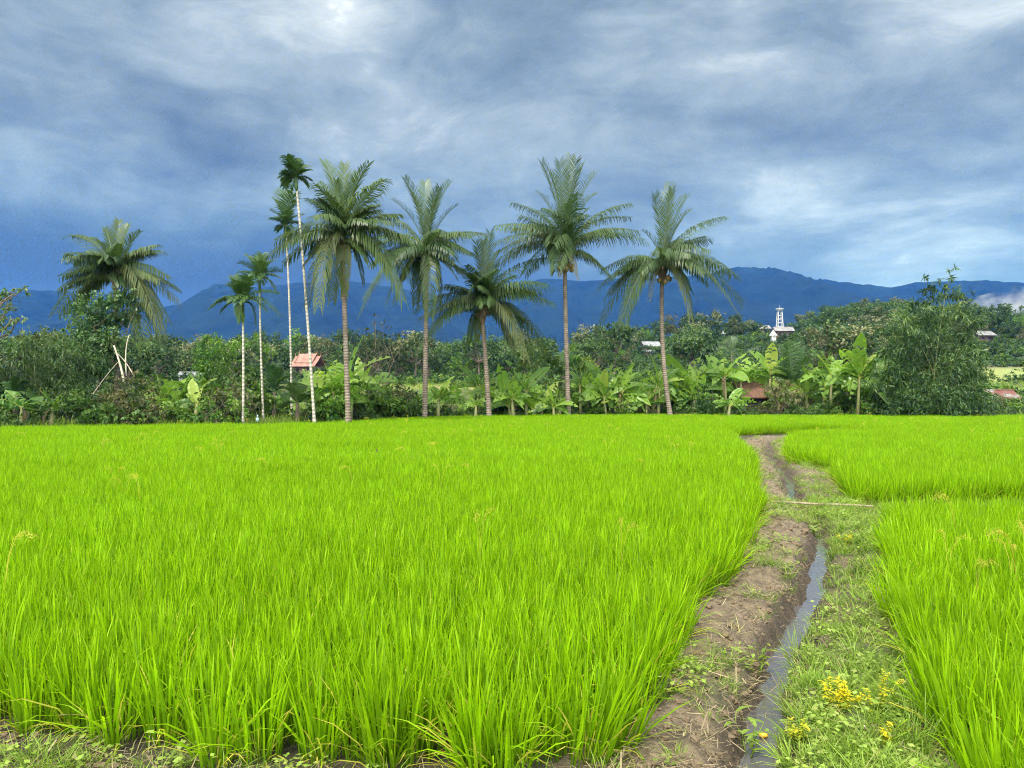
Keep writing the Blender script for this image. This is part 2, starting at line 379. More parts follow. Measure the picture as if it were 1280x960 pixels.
paint((s >= 0) * (1 - sstep(.9, 1.2, a)) * sstep(12.2, 13.2, y), (.19, .145, .095))
paint((1 - sstep(.12, .24, a)), (.10, .074, .05))                       # wet ditch bank
paint(sstep(3.9, 3.3, y) * (x < .3) * (y > 0), (.11, .095, .055))
paint(sstep(46, 54, y), (.07, .085, .03))                               # scrubby ground beyond the rice
u_ = x / np.maximum(y, 1)
yl = sstep(100, 104, y) * (1 - sstep(120, 124, y)) * sstep(-.34, -.28, u_) * (1 - sstep(.02, .06, u_))
paint(yl, (.25, .22, .085))                                              # ripe field
yr = sstep(85, 95, y) * (1 - sstep(160, 175, y)) * sstep(.585, .6, u_)
paint(yr * sstep(.3, .45, fbm(x / 14, y / 10, 3)), (.22, .26, .07))
paint(sstep(160, 170, y) * (1 - sstep(190, 200, y)) * sstep(.58, .6, u_), (.16, .12, .08))
paint(sstep(130, 150, y) * (1 - yr), (.035, .055, .018))
ca = me.attributes.new('gcol', 'FLOAT_COLOR', 'POINT'); ca.data.foreach_set('color', np.concatenate([col, np.ones((len(V), 1))], 1).astype(np.float32).ravel())
m, nt2, out2 = new_mat('ground soil and grass'); LL = nt2.links.new
at = N(nt2, 'ShaderNodeAttribute', attribute_name='gcol'); ge = N(nt2, 'ShaderNodeNewGeometry')
nz = N(nt2, 'ShaderNodeTexNoise'); nz.inputs['Scale'].default_value = 9; nz.inputs['Detail'].default_value = 10; nz.inputs['Roughness'].default_value = .7; LL(ge.outputs['Position'], nz.inputs['Vector'])
r = ramp(nt2, [(.3, (.35, .34, .34)), (.5, (1, 1, 1)), (.72, (1.8, 1.75, 1.65))]); LL(nz.outputs['Fac'], r.inputs['Fac'])
mx = N(nt2, 'ShaderNodeMix', data_type='RGBA', blend_type='MULTIPLY'); mx.inputs[0].default_value = 1; LL(at.outputs['Color'], mx.inputs[6]); LL(r.outputs['Color'], mx.inputs[7])
pb = N(nt2, 'ShaderNodeBsdfPrincipled'); pb.inputs['Roughness'].default_value = .85; LL(mx.outputs[2], pb.inputs['Base Color'])
n2 = N(nt2, 'ShaderNodeTexNoise'); n2.inputs['Scale'].default_value = 30; n2.inputs['Detail'].default_value = 8; n2.inputs['Roughness'].default_value = .7; LL(ge.outputs['Position'], n2.inputs['Vector'])
bp = N(nt2, 'ShaderNodeBump'); bp.inputs['Strength'].default_value = 1.0; bp.inputs['Distance'].default_value = .06; LL(n2.outputs['Fac'], bp.inputs['Height']); LL(bp.outputs[0], pb.inputs['Normal'])
LL(pb.outputs[0], out2.inputs['Surface'])
me.materials.append(m)
go = bpy.data.objects.new('ground', me); COL.objects.link(go); tag(go, kind='structure')

# water in the ditch
mw, ntw, ow = new_mat('ditch water')
pb = N(ntw, 'ShaderNodeBsdfPrincipled'); pb.inputs['Base Color'].default_value = (.09, .085, .085, 1); pb.inputs['Roughness'].default_value = .04; pb.inputs['IOR'].default_value = 1.33; pb.inputs['Specular IOR Level'].default_value = 1.0
ge = N(ntw, 'ShaderNodeNewGeometry'); nz = N(ntw, 'ShaderNodeTexNoise'); nz.inputs['Scale'].default_value = 14; nz.inputs['Detail'].default_value = 3; ntw.links.new(ge.outputs['Position'], nz.inputs['Vector'])
bp = N(ntw, 'ShaderNodeBump'); bp.inputs['Strength'].default_value = .22; bp.inputs['Distance'].default_value = .02; ntw.links.new(nz.outputs['Fac'], bp.inputs['Height']); ntw.links.new(bp.outputs[0], pb.inputs['Normal'])
ntw.links.new(pb.outputs[0], ow.inputs['Surface'])
mb = MB(); Vw = []; pts = DITCH
for i, p in enumerate(pts):
    a_ = Vector(pts[max(i - 1, 0)]); b_ = Vector(pts[min(i + 1, len(pts) - 1)]); t = (b_ - a_).normalized(); n_ = Vector((t.y, -t.x))
    for k in (-1, 1): Vw.append((p[0] + n_.x * k * .34, p[1] + n_.y * k * .34, -.156))
mb.add(Vw, [(2 * i, 2 * i + 1, 2 * i + 3, 2 * i + 2) for i in range(len(pts) - 1)])
tag(mb.build('ditch_water', mw), 'narrow strip of muddy water reflecting the sky in the ditch', 'water', kind='structure')

# ------------------------------------------------------------------ mountains
RPX = [(-700, 372), (-300, 368), (-100, 364), (0, 366), (60, 362), (130, 368), (200, 384), (230, 380), (260, 368), (290, 357), (330, 361), (400, 354), (450, 352), (520, 364), (560, 372), (620, 360), (680, 348), (740, 352), (800, 350),
       (860, 346), (900, 339), (925, 336), (955, 335), (975, 340), (1000, 352), (1012, 354), (1030, 350), (1045, 351), (1080, 357), (1110, 358), (1150, 354), (1200, 353), (1240, 354), (1280, 354), (1400, 362), (1900, 372)]
RD = 3200.0
mxs = np.linspace(-4200, 4200, 520); mys = np.concatenate([np.linspace(1500, 3000, 60), np.linspace(3020, 3400, 24), np.linspace(3450, 4600, 16)])
MX, MY = np.meshgrid(mxs, mys); MX = MX.ravel(); MY = MY.ravel()
ridge_h = np.interp(MX / RD * F_PX + 640, [p[0] for p in RPX], [(HZ - p[1]) / F_PX * RD for p in RPX])
rid = 1 - np.abs(2 * fbm(MX / 420 + 3, MY / 700 + .4 * MX / 900, 5) - 1)
rise = np.clip((MY - 1500) / (RD - 1500), 0, 1)
fall = np.clip(1 - (MY - RD) / 1800, 0, 1)
mz = ridge_h * np.where(MY < RD, rise ** 1.35, fall) * (1 + (rid - .72) * .9 * np.where(MY < RD, np.sin(PI * np.clip(rise, 0, 1)) ** .8, 0))
foot = 95 * np.exp(-((MY - 1950) / 230) ** 2) * (.4 + 1.1 * fbm(MX / 500 + 9, MY / 800, 3))
mz = np.maximum(mz, foot) + (fbm(MX / 60, MY / 60, 3) - .5) * 24 * np.clip(rise * 2.5, 0, 1) + 4
mz = np.where(MY <= 1500, -5, mz)
nx, ny = len(mxs), len(mys)
ii = np.arange(ny - 1)[:, None] * nx + np.arange(nx - 1)[None, :]
mb = MB(); mb.addq(np.stack([MX, MY, mz], 1), np.stack([ii, ii + 1, ii + nx + 1, ii + nx], -1).reshape(-1, 4))
mm = plain_mat('mountain forest', (.002, .008, .006), (.008, .020, .012), .008, .95, bump=.7, bscale=.03, spec=.1)
for n in mm.node_tree.nodes:
    if n.type == 'BUMP': n.inputs['Distance'].default_value = 25
tag(mb.build('mountains', mm, smooth=True), 'long forested mountain range fading to deep blue behind the valley', 'mountains', kind='structure')

# ------------------------------------------------------------------ air
def vol_mat(name, color, density, absorb=(1, 1, 1), aniso=0.0):
    m, nt, out = new_mat(name)
    v = N(nt, 'ShaderNodeVolumePrincipled'); v.inputs['Color'].default_value = (*color, 1); v.inputs['Density'].default_value = density
    v.inputs['Absorption Color'].default_value = (*absorb, 1); v.inputs['Anisotropy'].default_value = aniso
    nt.links.new(v.outputs[0], out.inputs['Volume']); return m
HAZE_D = 0.00026
mb = MB(); mb.box((0, 2350, 304), (10800, 5500, 612))
hz = mb.build('haze', vol_mat('blue air', (.014, .094, .43), HAZE_D)); tag(hz, 'thin blue air over the valley that turns the mountains blue', 'haze', kind='stuff')
hz.display_type = 'WIRE'
c = P(1272, 384, 2500)
mb = MB(); Vm = []; Fm = []; nu_, nv_ = 40, 20
for j in range(nv_ + 1):
    th = PI * j / nv_
    for i in range(nu_):
        ph = 2 * PI * i / nu_; d = np.array([math.sin(th) * math.cos(ph), math.sin(th) * math.sin(ph), math.cos(th)])
        k = .55 + .9 * float(fbm(np.array([d[0] * 2.2 + 5]), np.array([d[2] * 2.2 + d[1] + 9]), 4)[0])
        Vm.append((c.x + d[0] * 190 * k + d[2] * 50, c.y + d[1] * 120 * k, c.z + d[2] * 75 * k + d[0] * 25))
for j in range(nv_):
    for i in range(nu_): Fm.append((j * nu_ + i, (j + 1) * nu_ + i, (j + 1) * nu_ + (i + 1) % nu_, j * nu_ + (i + 1) % nu_))
mb.add(Vm, Fm)
mmat = vol_mat('white mist', (.95, .97, 1), .0013); mn = mmat.node_tree; vv = [n for n in mn.nodes if n.type == 'PRINCIPLED_VOLUME'][0]
gg = N(mn, 'ShaderNodeNewGeometry'); n1 = N(mn, 'ShaderNodeTexNoise'); n1.inputs['Scale'].default_value = .013; n1.inputs['Detail'].default_value = 5; n1.inputs['Roughness'].default_value = .6; mn.links.new(gg.outputs['Position'], n1.inputs['Vector'])
mr_ = N(mn, 'ShaderNodeMapRange'); mn.links.new(n1.outputs['Fac'], mr_.inputs['Value']); mr_.inputs['From Min'].default_value = .47; mr_.inputs['From Max'].default_value = .66; mr_.inputs['To Min'].default_value = 0; mr_.inputs['To Max'].default_value = .007
mn.links.new(mr_.outputs[0], vv.inputs['Density']); scene.cycles.volume_max_steps = 64
mist = mb.build('mist', mmat, smooth=True); tag(mist, 'white wisp of cloud lying low against the blue mountains', 'mist', kind='stuff')

# ------------------------------------------------------------------ instanced ground cover (rice, grass): uncountable stuff
def blades(mb, n, rad, h, w, lean, bend, tint, rg, rows=(0, .4, .75, 1), base_tint=0.0, up=0.0):
    az = rg.uniform(0, 2 * PI, n); rr = rad * np.sqrt(rg.random(n)); aa = az + rg.normal(0, .6, n)
    bx, by = rr * np.cos(aa), rr * np.sin(aa)
    hh = rg.uniform(*h, n); le = np.radians(rg.uniform(*lean, n)); be = np.radians(rg.uniform(*bend, n)); ww = rg.uniform(*w, n)
    tt = rg.uniform(*tint, n)
    K = len(rows); px, py, pz = bx.copy(), by.copy(), np.full(n, up)
    V = np.zeros((n, K, 2, 3)); T = np.zeros((n, K, 2))
    wa = az + PI / 2 + rg.normal(0, .9, n)
    prof = [.55, 1.0, .8, .08] if K == 4 else [.8, 1.0, .08]
    for k in range(K):
        if k:
            dl = (rows[k] - rows[k - 1]) * hh; ang = le + be * (rows[k] ** 1.7)
            px = px + np.cos(az) * np.sin(ang) * dl; py = py + np.sin(az) * np.sin(ang) * dl; pz = pz + np.cos(ang) * dl
        for q, sg in enumerate((-1, 1)):
            V[:, k, q, 0] = px + sg * .5 * ww * prof[k] * np.cos(wa); V[:, k, q, 1] = py + sg * .5 * ww * prof[k] * np.sin(wa); V[:, k, q, 2] = pz
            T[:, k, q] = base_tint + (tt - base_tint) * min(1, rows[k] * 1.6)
    base = (np.arange(n) * K * 2)[:, None, None]
    k_ = np.arange(K - 1)[None, :, None] * 2
    Qd = base + k_ + np.array([0, 1, 3, 2])[None, None, :]
    mb.addq(V.reshape(-1, 3), Qd.reshape(-1, 4), T.ravel())
def panicle(mb, rg):
    a = rg.uniform(0, 2 * PI); d = Vector((math.cos(a), math.sin(a), 0))
    pts = [Vector((0, 0, .3)), Vector((0, 0, .50)) + d * .03, Vector((0, 0, .62)) + d * .07, Vector((0, 0, .65)) + d * .13, Vector((0, 0, .61)) + d * .19]
    mb.tube(pts, [.002, .002, .0016, .0014, .001], 3, .93, False)
    for i in range(46):
        t = rg.uniform(1.6, 3.99); k = int(t); p = pts[k].lerp(pts[min(k + 1, 4)], t - k) + Vector(rg.normal(0, .011, 3))
        q = p + Vector((rg.normal(0, .004), rg.normal(0, .004), -.012)); s_ = Vector((.0035, 0, 0)) if i % 2 else Vector((0, .0035, 0))
        mb.add([tuple(p), tuple((p + q) / 2 + s_), tuple(q), tuple((p + q) / 2 - s_)], [(0, 1, 2, 3)], rg.uniform(.85, 1))
def hidden_collection(name, obs):
    c = bpy.data.collections.new(name)
    for o in obs: c.objects.link(o)
    return c
def scatter(name, coll, pts, rot, scl, vi, mat_, label, cat):
    me = bpy.data.meshes.new(name); n = len(pts)
    me.vertices.add(n); me.vertices.foreach_set('co', np.asarray(pts, np.float32).ravel())
    a = me.attributes.new('rot', 'FLOAT_VECTOR', 'POINT'); a.data.foreach_set('vector', np.asarray(rot, np.float32).ravel())
    a = me.attributes.new('scl', 'FLOAT_VECTOR', 'POINT'); a.data.foreach_set('vector', np.asarray(scl, np.float32).ravel())
    a = me.attributes.new('vi', 'INT', 'POINT'); a.data.foreach_set('value', np.asarray(vi, np.int32))
    me.materials.append(mat_)
    ob = bpy.data.objects.new(name, me); COL.objects.link(ob); tag(ob, label, cat, kind='stuff')
    g = bpy.data.node_groups.new(name + ' scatter', 'GeometryNodeTree')
    g.interface.new_socket('Geometry', in_out='INPUT', socket_type='NodeSocketGeometry'); g.interface.new_socket('Geometry', in_out='OUTPUT', socket_type='NodeSocketGeometry')
    gi = g.nodes.new('NodeGroupInput'); gout = g.nodes.new('NodeGroupOutput')
    ip = g.nodes.new('GeometryNodeInstanceOnPoints'); ci = g.nodes.new('GeometryNodeCollectionInfo')
    ci.inputs['Collection'].default_value = coll; ci.inputs['Separate Children'].default_value = True; ci.inputs['Reset Children'].default_value = True
    def na(nm, t):
        q = g.nodes.new('GeometryNodeInputNamedAttribute'); q.data_type = t; q.inputs['Name'].default_value = nm
        return [o for o in q.outputs if o.enabled and o.name == 'Attribute'][0]
    g.links.new(gi.outputs[0], ip.inputs['Points']); g.links.new(ci.outputs[0], ip.inputs['Instance'])
    ip.inputs['Pick Instance'].default_value = True
    g.links.new(na('vi', 'INT'), ip.inputs['Instance Index']); g.links.new(na('rot', 'FLOAT_VECTOR'), ip.inputs['Rotation']); g.links.new(na('scl', 'FLOAT_VECTOR'), ip.inputs['Scale'])
    g.links.new(ip.outputs[0], gout.inputs[0])
    md = ob.modifiers.new('scatter', 'NODES'); md.node_group = g
    return ob
def in_poly(x, y, poly):
    c = np.zeros(x.shape, bool); j = len(poly) - 1
    for i in range(len(poly)):
        (xi, yi), (xj, yj) = poly[i], poly[j]
        with np.errstate(divide='ignore', invalid='ignore'):
            t = ((yi > y) != (yj > y)) & (x < (xj - xi) * (y - yi) / (yj - yi + 1e-12) + xi)
        c ^= t; j = i
    return c
def poly_edge(x, y, poly):
    """distance to the outline and outward direction"""
    best = np.full(x.shape, 1e9); ox = np.zeros(x.shape); oy = np.zeros(x.shape)
    for i in range(len(poly)):
        (ax, ay), (bx, by) = poly[i], poly[(i + 1) % len(poly)]
        dx, dy = bx - ax, by - ay
        t = np.clip(((x - ax) * dx + (y - ay) * dy) / (dx * dx + dy * dy), 0, 1)
        qx, qy = ax + t * dx - x, ay + t * dy - y; d = np.hypot(qx, qy); m = d < best
        best = np.where(m, d, best); ox = np.where(m, qx, ox); oy = np.where(m, qy, oy)
    return best, ox / np.maximum(best, 1e-6), oy / np.maximum(best, 1e-6)
def tilt_rot(n, rg, tilt, ox, oy):
    rot = np.zeros((n, 3))
    sp = rg.uniform(0, 2 * PI, n)
    for i in range(n):
        if tilt[i] > .02:
            q = Matrix.Rotation(tilt[i], 3, Vector((-oy[i], ox[i], 0))) @ Matrix.Rotation(sp[i], 3, 'Z')
            rot[i] = q.to_euler()
        else: rot[i, 2] = sp[i]
    return rot

rice_parts = []
for k in range(10):
    rg = np.random.default_rng(100 + k); mb = MB()
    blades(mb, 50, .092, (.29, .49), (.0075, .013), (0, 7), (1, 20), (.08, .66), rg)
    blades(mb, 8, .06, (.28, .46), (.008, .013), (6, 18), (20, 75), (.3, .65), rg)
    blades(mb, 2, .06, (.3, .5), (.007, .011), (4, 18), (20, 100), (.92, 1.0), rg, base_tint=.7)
    if k in (6, 7):
        for q in range(2): panicle(mb, rg)
    if k >= 8:
        blades(mb, 12, .06, (.12, .34), (.005, .009), (10, 60), (20, 110), (.9, 1.0), rg, base_tint=.95)
        blades(mb, 5, .05, (.34, .50), (.007, .010), (12, 28), (40, 100), (.4, .7), rg)
    rice_parts.append(mb.build('rice_clump', M['rice'], link=False))
rice_coll = hidden_collection('rice clumps', rice_parts)
L1 = [(-9, 5.1), (-2.75, 3.98), (-1.5, 3.54), (.3, 3.38), (.62, 3.85), (.98, 4.8), (1.22, 5.6), (1.8, 6.74), (2.5, 8.28), (3.3, 10.4), (4.3, 13.95), (5.75, 18.76), (8.3, 29.5), (7.6, 31.0), (10.2, 32.2), (12.4, 33.2), (14.9, 33.6), (14.9, 49.5), (3.1, 50), (-2, 47), (-6.3, 43), (-8.9, 35.5), (-20.7, 31.3), (-30, 31.3)]
R1 = [(1.7, 2.5), (1.98, 3.6), (2.52, 4.84), (3.3, 6.6), (4.1, 8.28), (4.85, 9.75), (8, 10.0), (30, 10.2), (30, 2.5)]
R2 = [(5.2, 11.75), (5.85, 13.6), (6.5, 15.4), (7.3, 16.3), (12, 14.95), (32, 14.7), (32, 11.7)]
R3 = [(6.75, 18.7), (10.1, 27.6), (11.6, 29.2), (14.9, 29.8), (14.95, 48.5), (45, 48), (45, 15.3), (12, 15.5), (7.2, 17.0)]
def rice_field(name, poly, label, seed):
    rg = np.random.default_rng(seed)
    X0, X1 = min(p[0] for p in poly), max(p[0] for p in poly); Y0, Y1 = min(p[1] for p in poly), max(p[1] for p in poly)
    sp = .185
    gx, gy = np.meshgrid(np.arange(X0, X1, sp), np.arange(Y0, Y1, sp)); gx = gx.ravel(); gy = gy.ravel()
    gx = gx + rg.uniform(-.075, .075, len(gx)); gy = gy + rg.uniform(-.075, .075, len(gy))
    k = in_poly(gx, gy, poly) & (np.abs(gx) < gy * .74 + 2.2); gx, gy = gx[k], gy[k]
    d, ox, oy = poly_edge(gx, gy, poly)
    n = len(gx)
    hs = (.84 + .34 * fbm(gx / 1.6, gy / 1.6, 3)) * rg.uniform(.88, 1.08, n)
    tilt = np.where(d < .26, (.26 - d) / .26 * rg.uniform(.04, .28, n), rg.uniform(0, .05, n))
    ox = np.where(d < .3, ox, rg.normal(0, 1, n)); oy = np.where(d < .3, oy, rg.normal(0, 1, n)); l = np.hypot(ox, oy) + 1e-6
    vi = rg.integers(0, 6, n)
    ye = rg.random(n) < np.where(gy < 6.5, .09, .006) * (fbm(gx / 2.5 + 3, gy / 2.5, 2) > .48); vi[ye] = rg.integers(6, 8, ye.sum())
    e = (d < .2); vi[e] = rg.integers(8, 10, e.sum())
    rot = tilt_rot(n, rg, tilt, ox / l, oy / l)
    wx = np.where(gy > 14, 1.35, 1.08)
    pts = np.stack([gx, gy, terrain(gx, gy) - .01], 1)
    print(name, n)
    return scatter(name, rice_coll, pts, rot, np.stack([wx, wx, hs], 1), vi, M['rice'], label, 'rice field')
rice_field('rice_field', L1, 'large bright green rice field spreading from the muddy ditch bank back to the palms', 1)
rice_field('rice_field', R1, 'bright green rice plot beside the grassy ditch bank, nearest the camera on that side', 2)
rice_field('rice_field', R2, 'narrow rice plot just behind the bamboo pole laid over the ditch', 3)
rice_field('rice_field', R3, 'rice plot beyond the ditch reaching back to the big bamboo clump', 4)

# short grass on the ditch banks
gp = []
for k in range(4):
    rg = np.random.default_rng(200 + k); mb = MB(); blades(mb, 26, .05, (.05, .16), (.003, .006), (5, 40), (10, 70), (.2, .75), rg, rows=(0, .55, 1)); gp.append(mb.build('grass_tuft', M['grass'], link=False))
for k in range(3):
    rg = np.random.default_rng(230 + k); mb = MB()
    for q in range(34):                                    # creeping broad-leaved weeds
        c_ = np.array([rg.normal(0, .045), rg.normal(0, .045), abs(rg.normal(.035, .025)) + .008]); a_ = rg.uniform(0, 2 * PI); l_ = rg.uniform(.012, .028)
        d1 = np.array([math.cos(a_), math.sin(a_), rg.uniform(-.3, .5)]) * l_; d2 = np.array([-math.sin(a_), math.cos(a_), rg.uniform(-.3, .3)]) * l_ * .45
        mb.add([c_ - d1 * .2, c_ + d1 * .4 + d2, c_ + d1, c_ + d1 * .4 - d2], [(0, 1, 2, 3)], rg.uniform(.35, .8))
    gp.append(mb.build('grass_weed', M['grass'], link=False))
for k in range(2):
    rg = np.random.default_rng(260 + k); mb = MB(); blades(mb, 14, .06, (.06, .2), (.003, .005), (35, 85), (5, 60), (.9, 1.0), rg, rows=(0, .55, 1), base_tint=.95); gp.append(mb.build('grass_zdry', M['grass'], link=False))
gcoll = hidden_collection('bank grass', gp)
rg = np.random.default_rng(5)
n0 = 56000; gy = 3.0 + 27 * rg.random(n0) ** 1.7; gx = -3.2 + rg.random(n0) * 14
keep = (np.abs(gx) < gy * .74 + .6)
gx, gy = gx[keep], gy[keep]; s = ditch_dist(gx, gy); a = np.abs(s)
infield = in_poly(gx, gy, L1) | in_poly(gx, gy, R1) | in_poly(gx, gy, R2) | in_poly(gx, gy, R3)
pn = fbm(gx * 1.3, gy * 1.3, 4)
pr = np.zeros(len(gx))
pr = np.where((s > .13) & (a < 1.3), np.where(pn < .57, 1.0, .5), pr)                  # grassy right bank
pr = np.where((s < -.16) & (a < 1.3), np.where(pn > .53, .34, .05), pr)                # bare left bank with patches
pr = np.where((gy < 4.3) & (gx < .2), .22, pr)
pr = np.where((gy > 9.9) & (gy < 12) & (a < .9), 1.0, pr)                               # grassed-over crossing at the pole
pr = np.where((gy > 9.9) & (gy < 11.8) & (gx > 3.5) & (gx < 30), .8, pr)
pr = np.where(gy > 12.4, pr * .3, pr)
keep = (~infield) & (rg.random(len(gx)) < pr); gx, gy, s, pn = gx[keep], gy[keep], s[keep], pn[keep]
n = len(gx); vi = np.where(s > 0, rg.choice([0, 1, 2, 3, 4, 5, 6, 7, 8], n, p=[.18, .18, .17, .17, .06, .05, .05, .08, .06]), rg.choice([0, 1, 2, 3, 4, 5, 6, 7, 8], n, p=[.10, .10, .10, .1, .1, .1, .1, .15, .15]))
sc_ = rg.uniform(.6, 1.25, n) * (1 + gy * .012)
print('grass', n)
scatter('bank_grass', gcoll, np.stack([gx, gy, terrain(gx, gy) - .006], 1), np.stack([rg.normal(0, .1, n), rg.normal(0, .1, n), rg.uniform(0, 2 * PI, n)], 1), np.stack([sc_] * 3, 1), vi, M['grass'], 'short grass and creeping weeds on the ditch banks', 'grass')
# dead straw and crumbs on the bare bank
sp_ = []
for k in range(3):
    rg = np.random.default_rng(300 + k); mb = MB()
    for q in range(9):
        a_ = rg.uniform(0, 2 * PI); l_ = rg.uniform(.02, .09); p = Vector((rg.normal(0, .07), rg.normal(0, .07), .006 + abs(rg.normal(0, .012)))); d_ = Vector((math.cos(a_), math.sin(a_), rg.normal(0, .16))) * l_
        e_ = Vector((-d_.y, d_.x, 0)).normalized() * rg.uniform(.0010, .0025)
        mb.add([tuple(p - e_), tuple(p + e_), tuple(p + d_ + e_), tuple(p + d_ - e_)], [(0, 1, 2, 3)], rg.uniform(0, 1))
    sp_.append(mb.build('straw_bits', M['straw'], link=False))
clod = []
for k in range(2):
    mb = MB(); mb.ball((0, 0, .008), (.022, .019, .014), 8, 6, lump=.22); clod.append(mb.build('straw_zclod', plain_mat('soil clod', (.11, .08, .05), (.19, .14, .09), 30, .95), link=False))
scoll = hidden_collection('bank litter', sp_ + clod)
rg = np.random.default_rng(8)
n0 = 46000; gy = 3.0 + 26 * rg.random(n0) ** 1.9; gx = -3 + rg.random(n0) * 14; s = ditch_dist(gx, gy); a = np.abs(s)
infield = in_poly(gx, gy, L1) | in_poly(gx, gy, R1) | in_poly(gx, gy, R2) | in_poly(gx, gy, R3)
pr = np.where((s < -.11) & (a < 1.05), .8, np.where((s > .11) & (a < 1.0), .12, np.where((gy < 4.6) & (gx < .3), .6, 0)))
keep = (~infield) & (rg.random(n0) < pr); gx, gy = gx[keep], gy[keep]; n = len(gx)
vi = rg.choice([0, 1, 2, 3, 4], n, p=[.2, .2, .16, .22, .22]); sc_ = rg.uniform(.35, 1.35, n) * np.where(rg.random(n) < .06, 1.7, 1)
print('litter', n)
scatter('straw_litter', scoll, np.stack([gx, gy, terrain(gx, gy)], 1), np.stack([rg.normal(0, .15, n), rg.normal(0, .15, n), rg.uniform(0, 2 * PI, n)], 1), np.stack([sc_] * 3, 1), vi, M['straw'], 'dead straw and crumbs of soil littering the bare ditch bank', 'straw')

# ------------------------------------------------------------------ palms
def bez(b, c, t, s): return b * (1 - s) ** 2 + c * (2 * s * (1 - s)) + t * s * s
UP = Vector((0, 0, 1))
def frond_mesh(b, tip, leaf, n, droop, tint, width, launch=.45, rach=.03, vlift=.35, fwd=.55, start=.14):
    """one feather leaf: a bowed rachis with two rows of drooping leaflets"""
    ch = tip - b; Lc = ch.length; hor = Vector((ch.x, ch.y, 0))
    hor = hor.normalized() if hor.length > .05 else Vector((random.uniform(-1, 1), random.uniform(-1, 1), 0)).normalized()
    e = math.asin(max(-1, min(1, ch.z / Lc))); la = e + (math.radians(90) - e) * launch
    c = b + (hor * math.cos(la) + UP * math.sin(la)) * Lc * (.52 if e < .9 else .62)
    mb = MB(); NP = 12
    pts = [bez(b, c, tip, i / NP) for i in range(NP + 1)]
    mb.tube(pts, [rach * (1 - .85 * i / NP) for i in range(NP + 1)], 5, min(1, tint + .3))
    flat = hor.cross(UP)
    Vs, Qs, Ts = [], [], []
    twist = random.uniform(-.35, .35)
    for i in range(n):
        s = start + (1 - start) * (i + random.random() * .5) / n
        p = bez(b, c, tip, s); T = ((c - b) * (1 - s) + (tip - c) * s).normalized()
        S = T.cross(UP)
        S = flat.copy() if S.length < .25 else S.normalized()
        S = (S + flat * .3).normalized() if S.dot(flat) > 0 else S
        Nn = S.cross(T).normalized()
        if Nn.z < 0: Nn = -Nn
        S = (S * math.cos(twist) + Nn * math.sin(twist)).normalized()
        pr = (.55 + .45 * math.sin(min(1, (s - start) / .35) * PI / 2)) * (1 - .48 * max(0, (s - .6) / .4) ** 1.4)
        for sg in (-1, 1):
            if random.random() < .04: continue
            ln = leaf * pr * random.uniform(.82, 1.12)
            d = (S * sg + T * (fwd + .5 * s) + Nn * vlift + Vector((random.gauss(0, .07), random.gauss(0, .07), random.gauss(0, .07)))).normalized()
            d2 = (d - UP * droop * random.uniform(.7, 1.25)).normalized(); d3 = (d - UP * droop * 2.2).normalized()
            q1 = p + d * ln * .35; q2 = q1 + d2 * ln * .4; q3 = q2 + d3 * ln * .25
            wv = d.cross(Nn).normalized() * width * .5
            if abs(wv.length) < 1e-4: wv = T * width * .5
            k = len(Vs)
            for q, wf in ((p, .6), (q1, 1), (q2, .8), (q3, .12)): Vs += [tuple(q - wv * wf), tuple(q + wv * wf)]
            tt = min(1, max(0, tint + random.gauss(0, .05))); Ts += [tt] * 6 + [min(1, tt + .12)] * 2
            Qs += [(k, k + 1, k + 3, k + 2), (k + 2, k + 3, k + 5, k + 4), (k + 4, k + 5, k + 7, k + 6)]
    mb.addq(np.array(Vs), np.array(Qs), np.array(Ts))
    return mb
def palm_trunk(pts_px, Ys, r0, r1, rings, n=26):
    ctrl = [P(px, py, y) for (px, py), y in zip(pts_px, Ys)]
    ctrl[0].z = tz(ctrl[0].x, ctrl[0].y) - .05
    pts, rad = [], []
    for i in range(n * 3 + 1):
        s = i / (n * 3)
        if len(ctrl) == 3: p = bez(ctrl[0], ctrl[1] * 2 - (ctrl[0] + ctrl[2]) * .5, ctrl[2], s)
        else: p = ctrl[0].lerp(ctrl[1], s)
        pts.append(p); r = r0 + (r1 - r0) * s ** .6 + (.35 * r0 * max(0, 1 - s * 9) ** 2)
        rad.append(r * (1.07 if i % 3 == 0 else 1.0) * random.uniform(.985, 1.015))
    mb = MB(); mb.tube(pts, rad, 10); return mb, pts
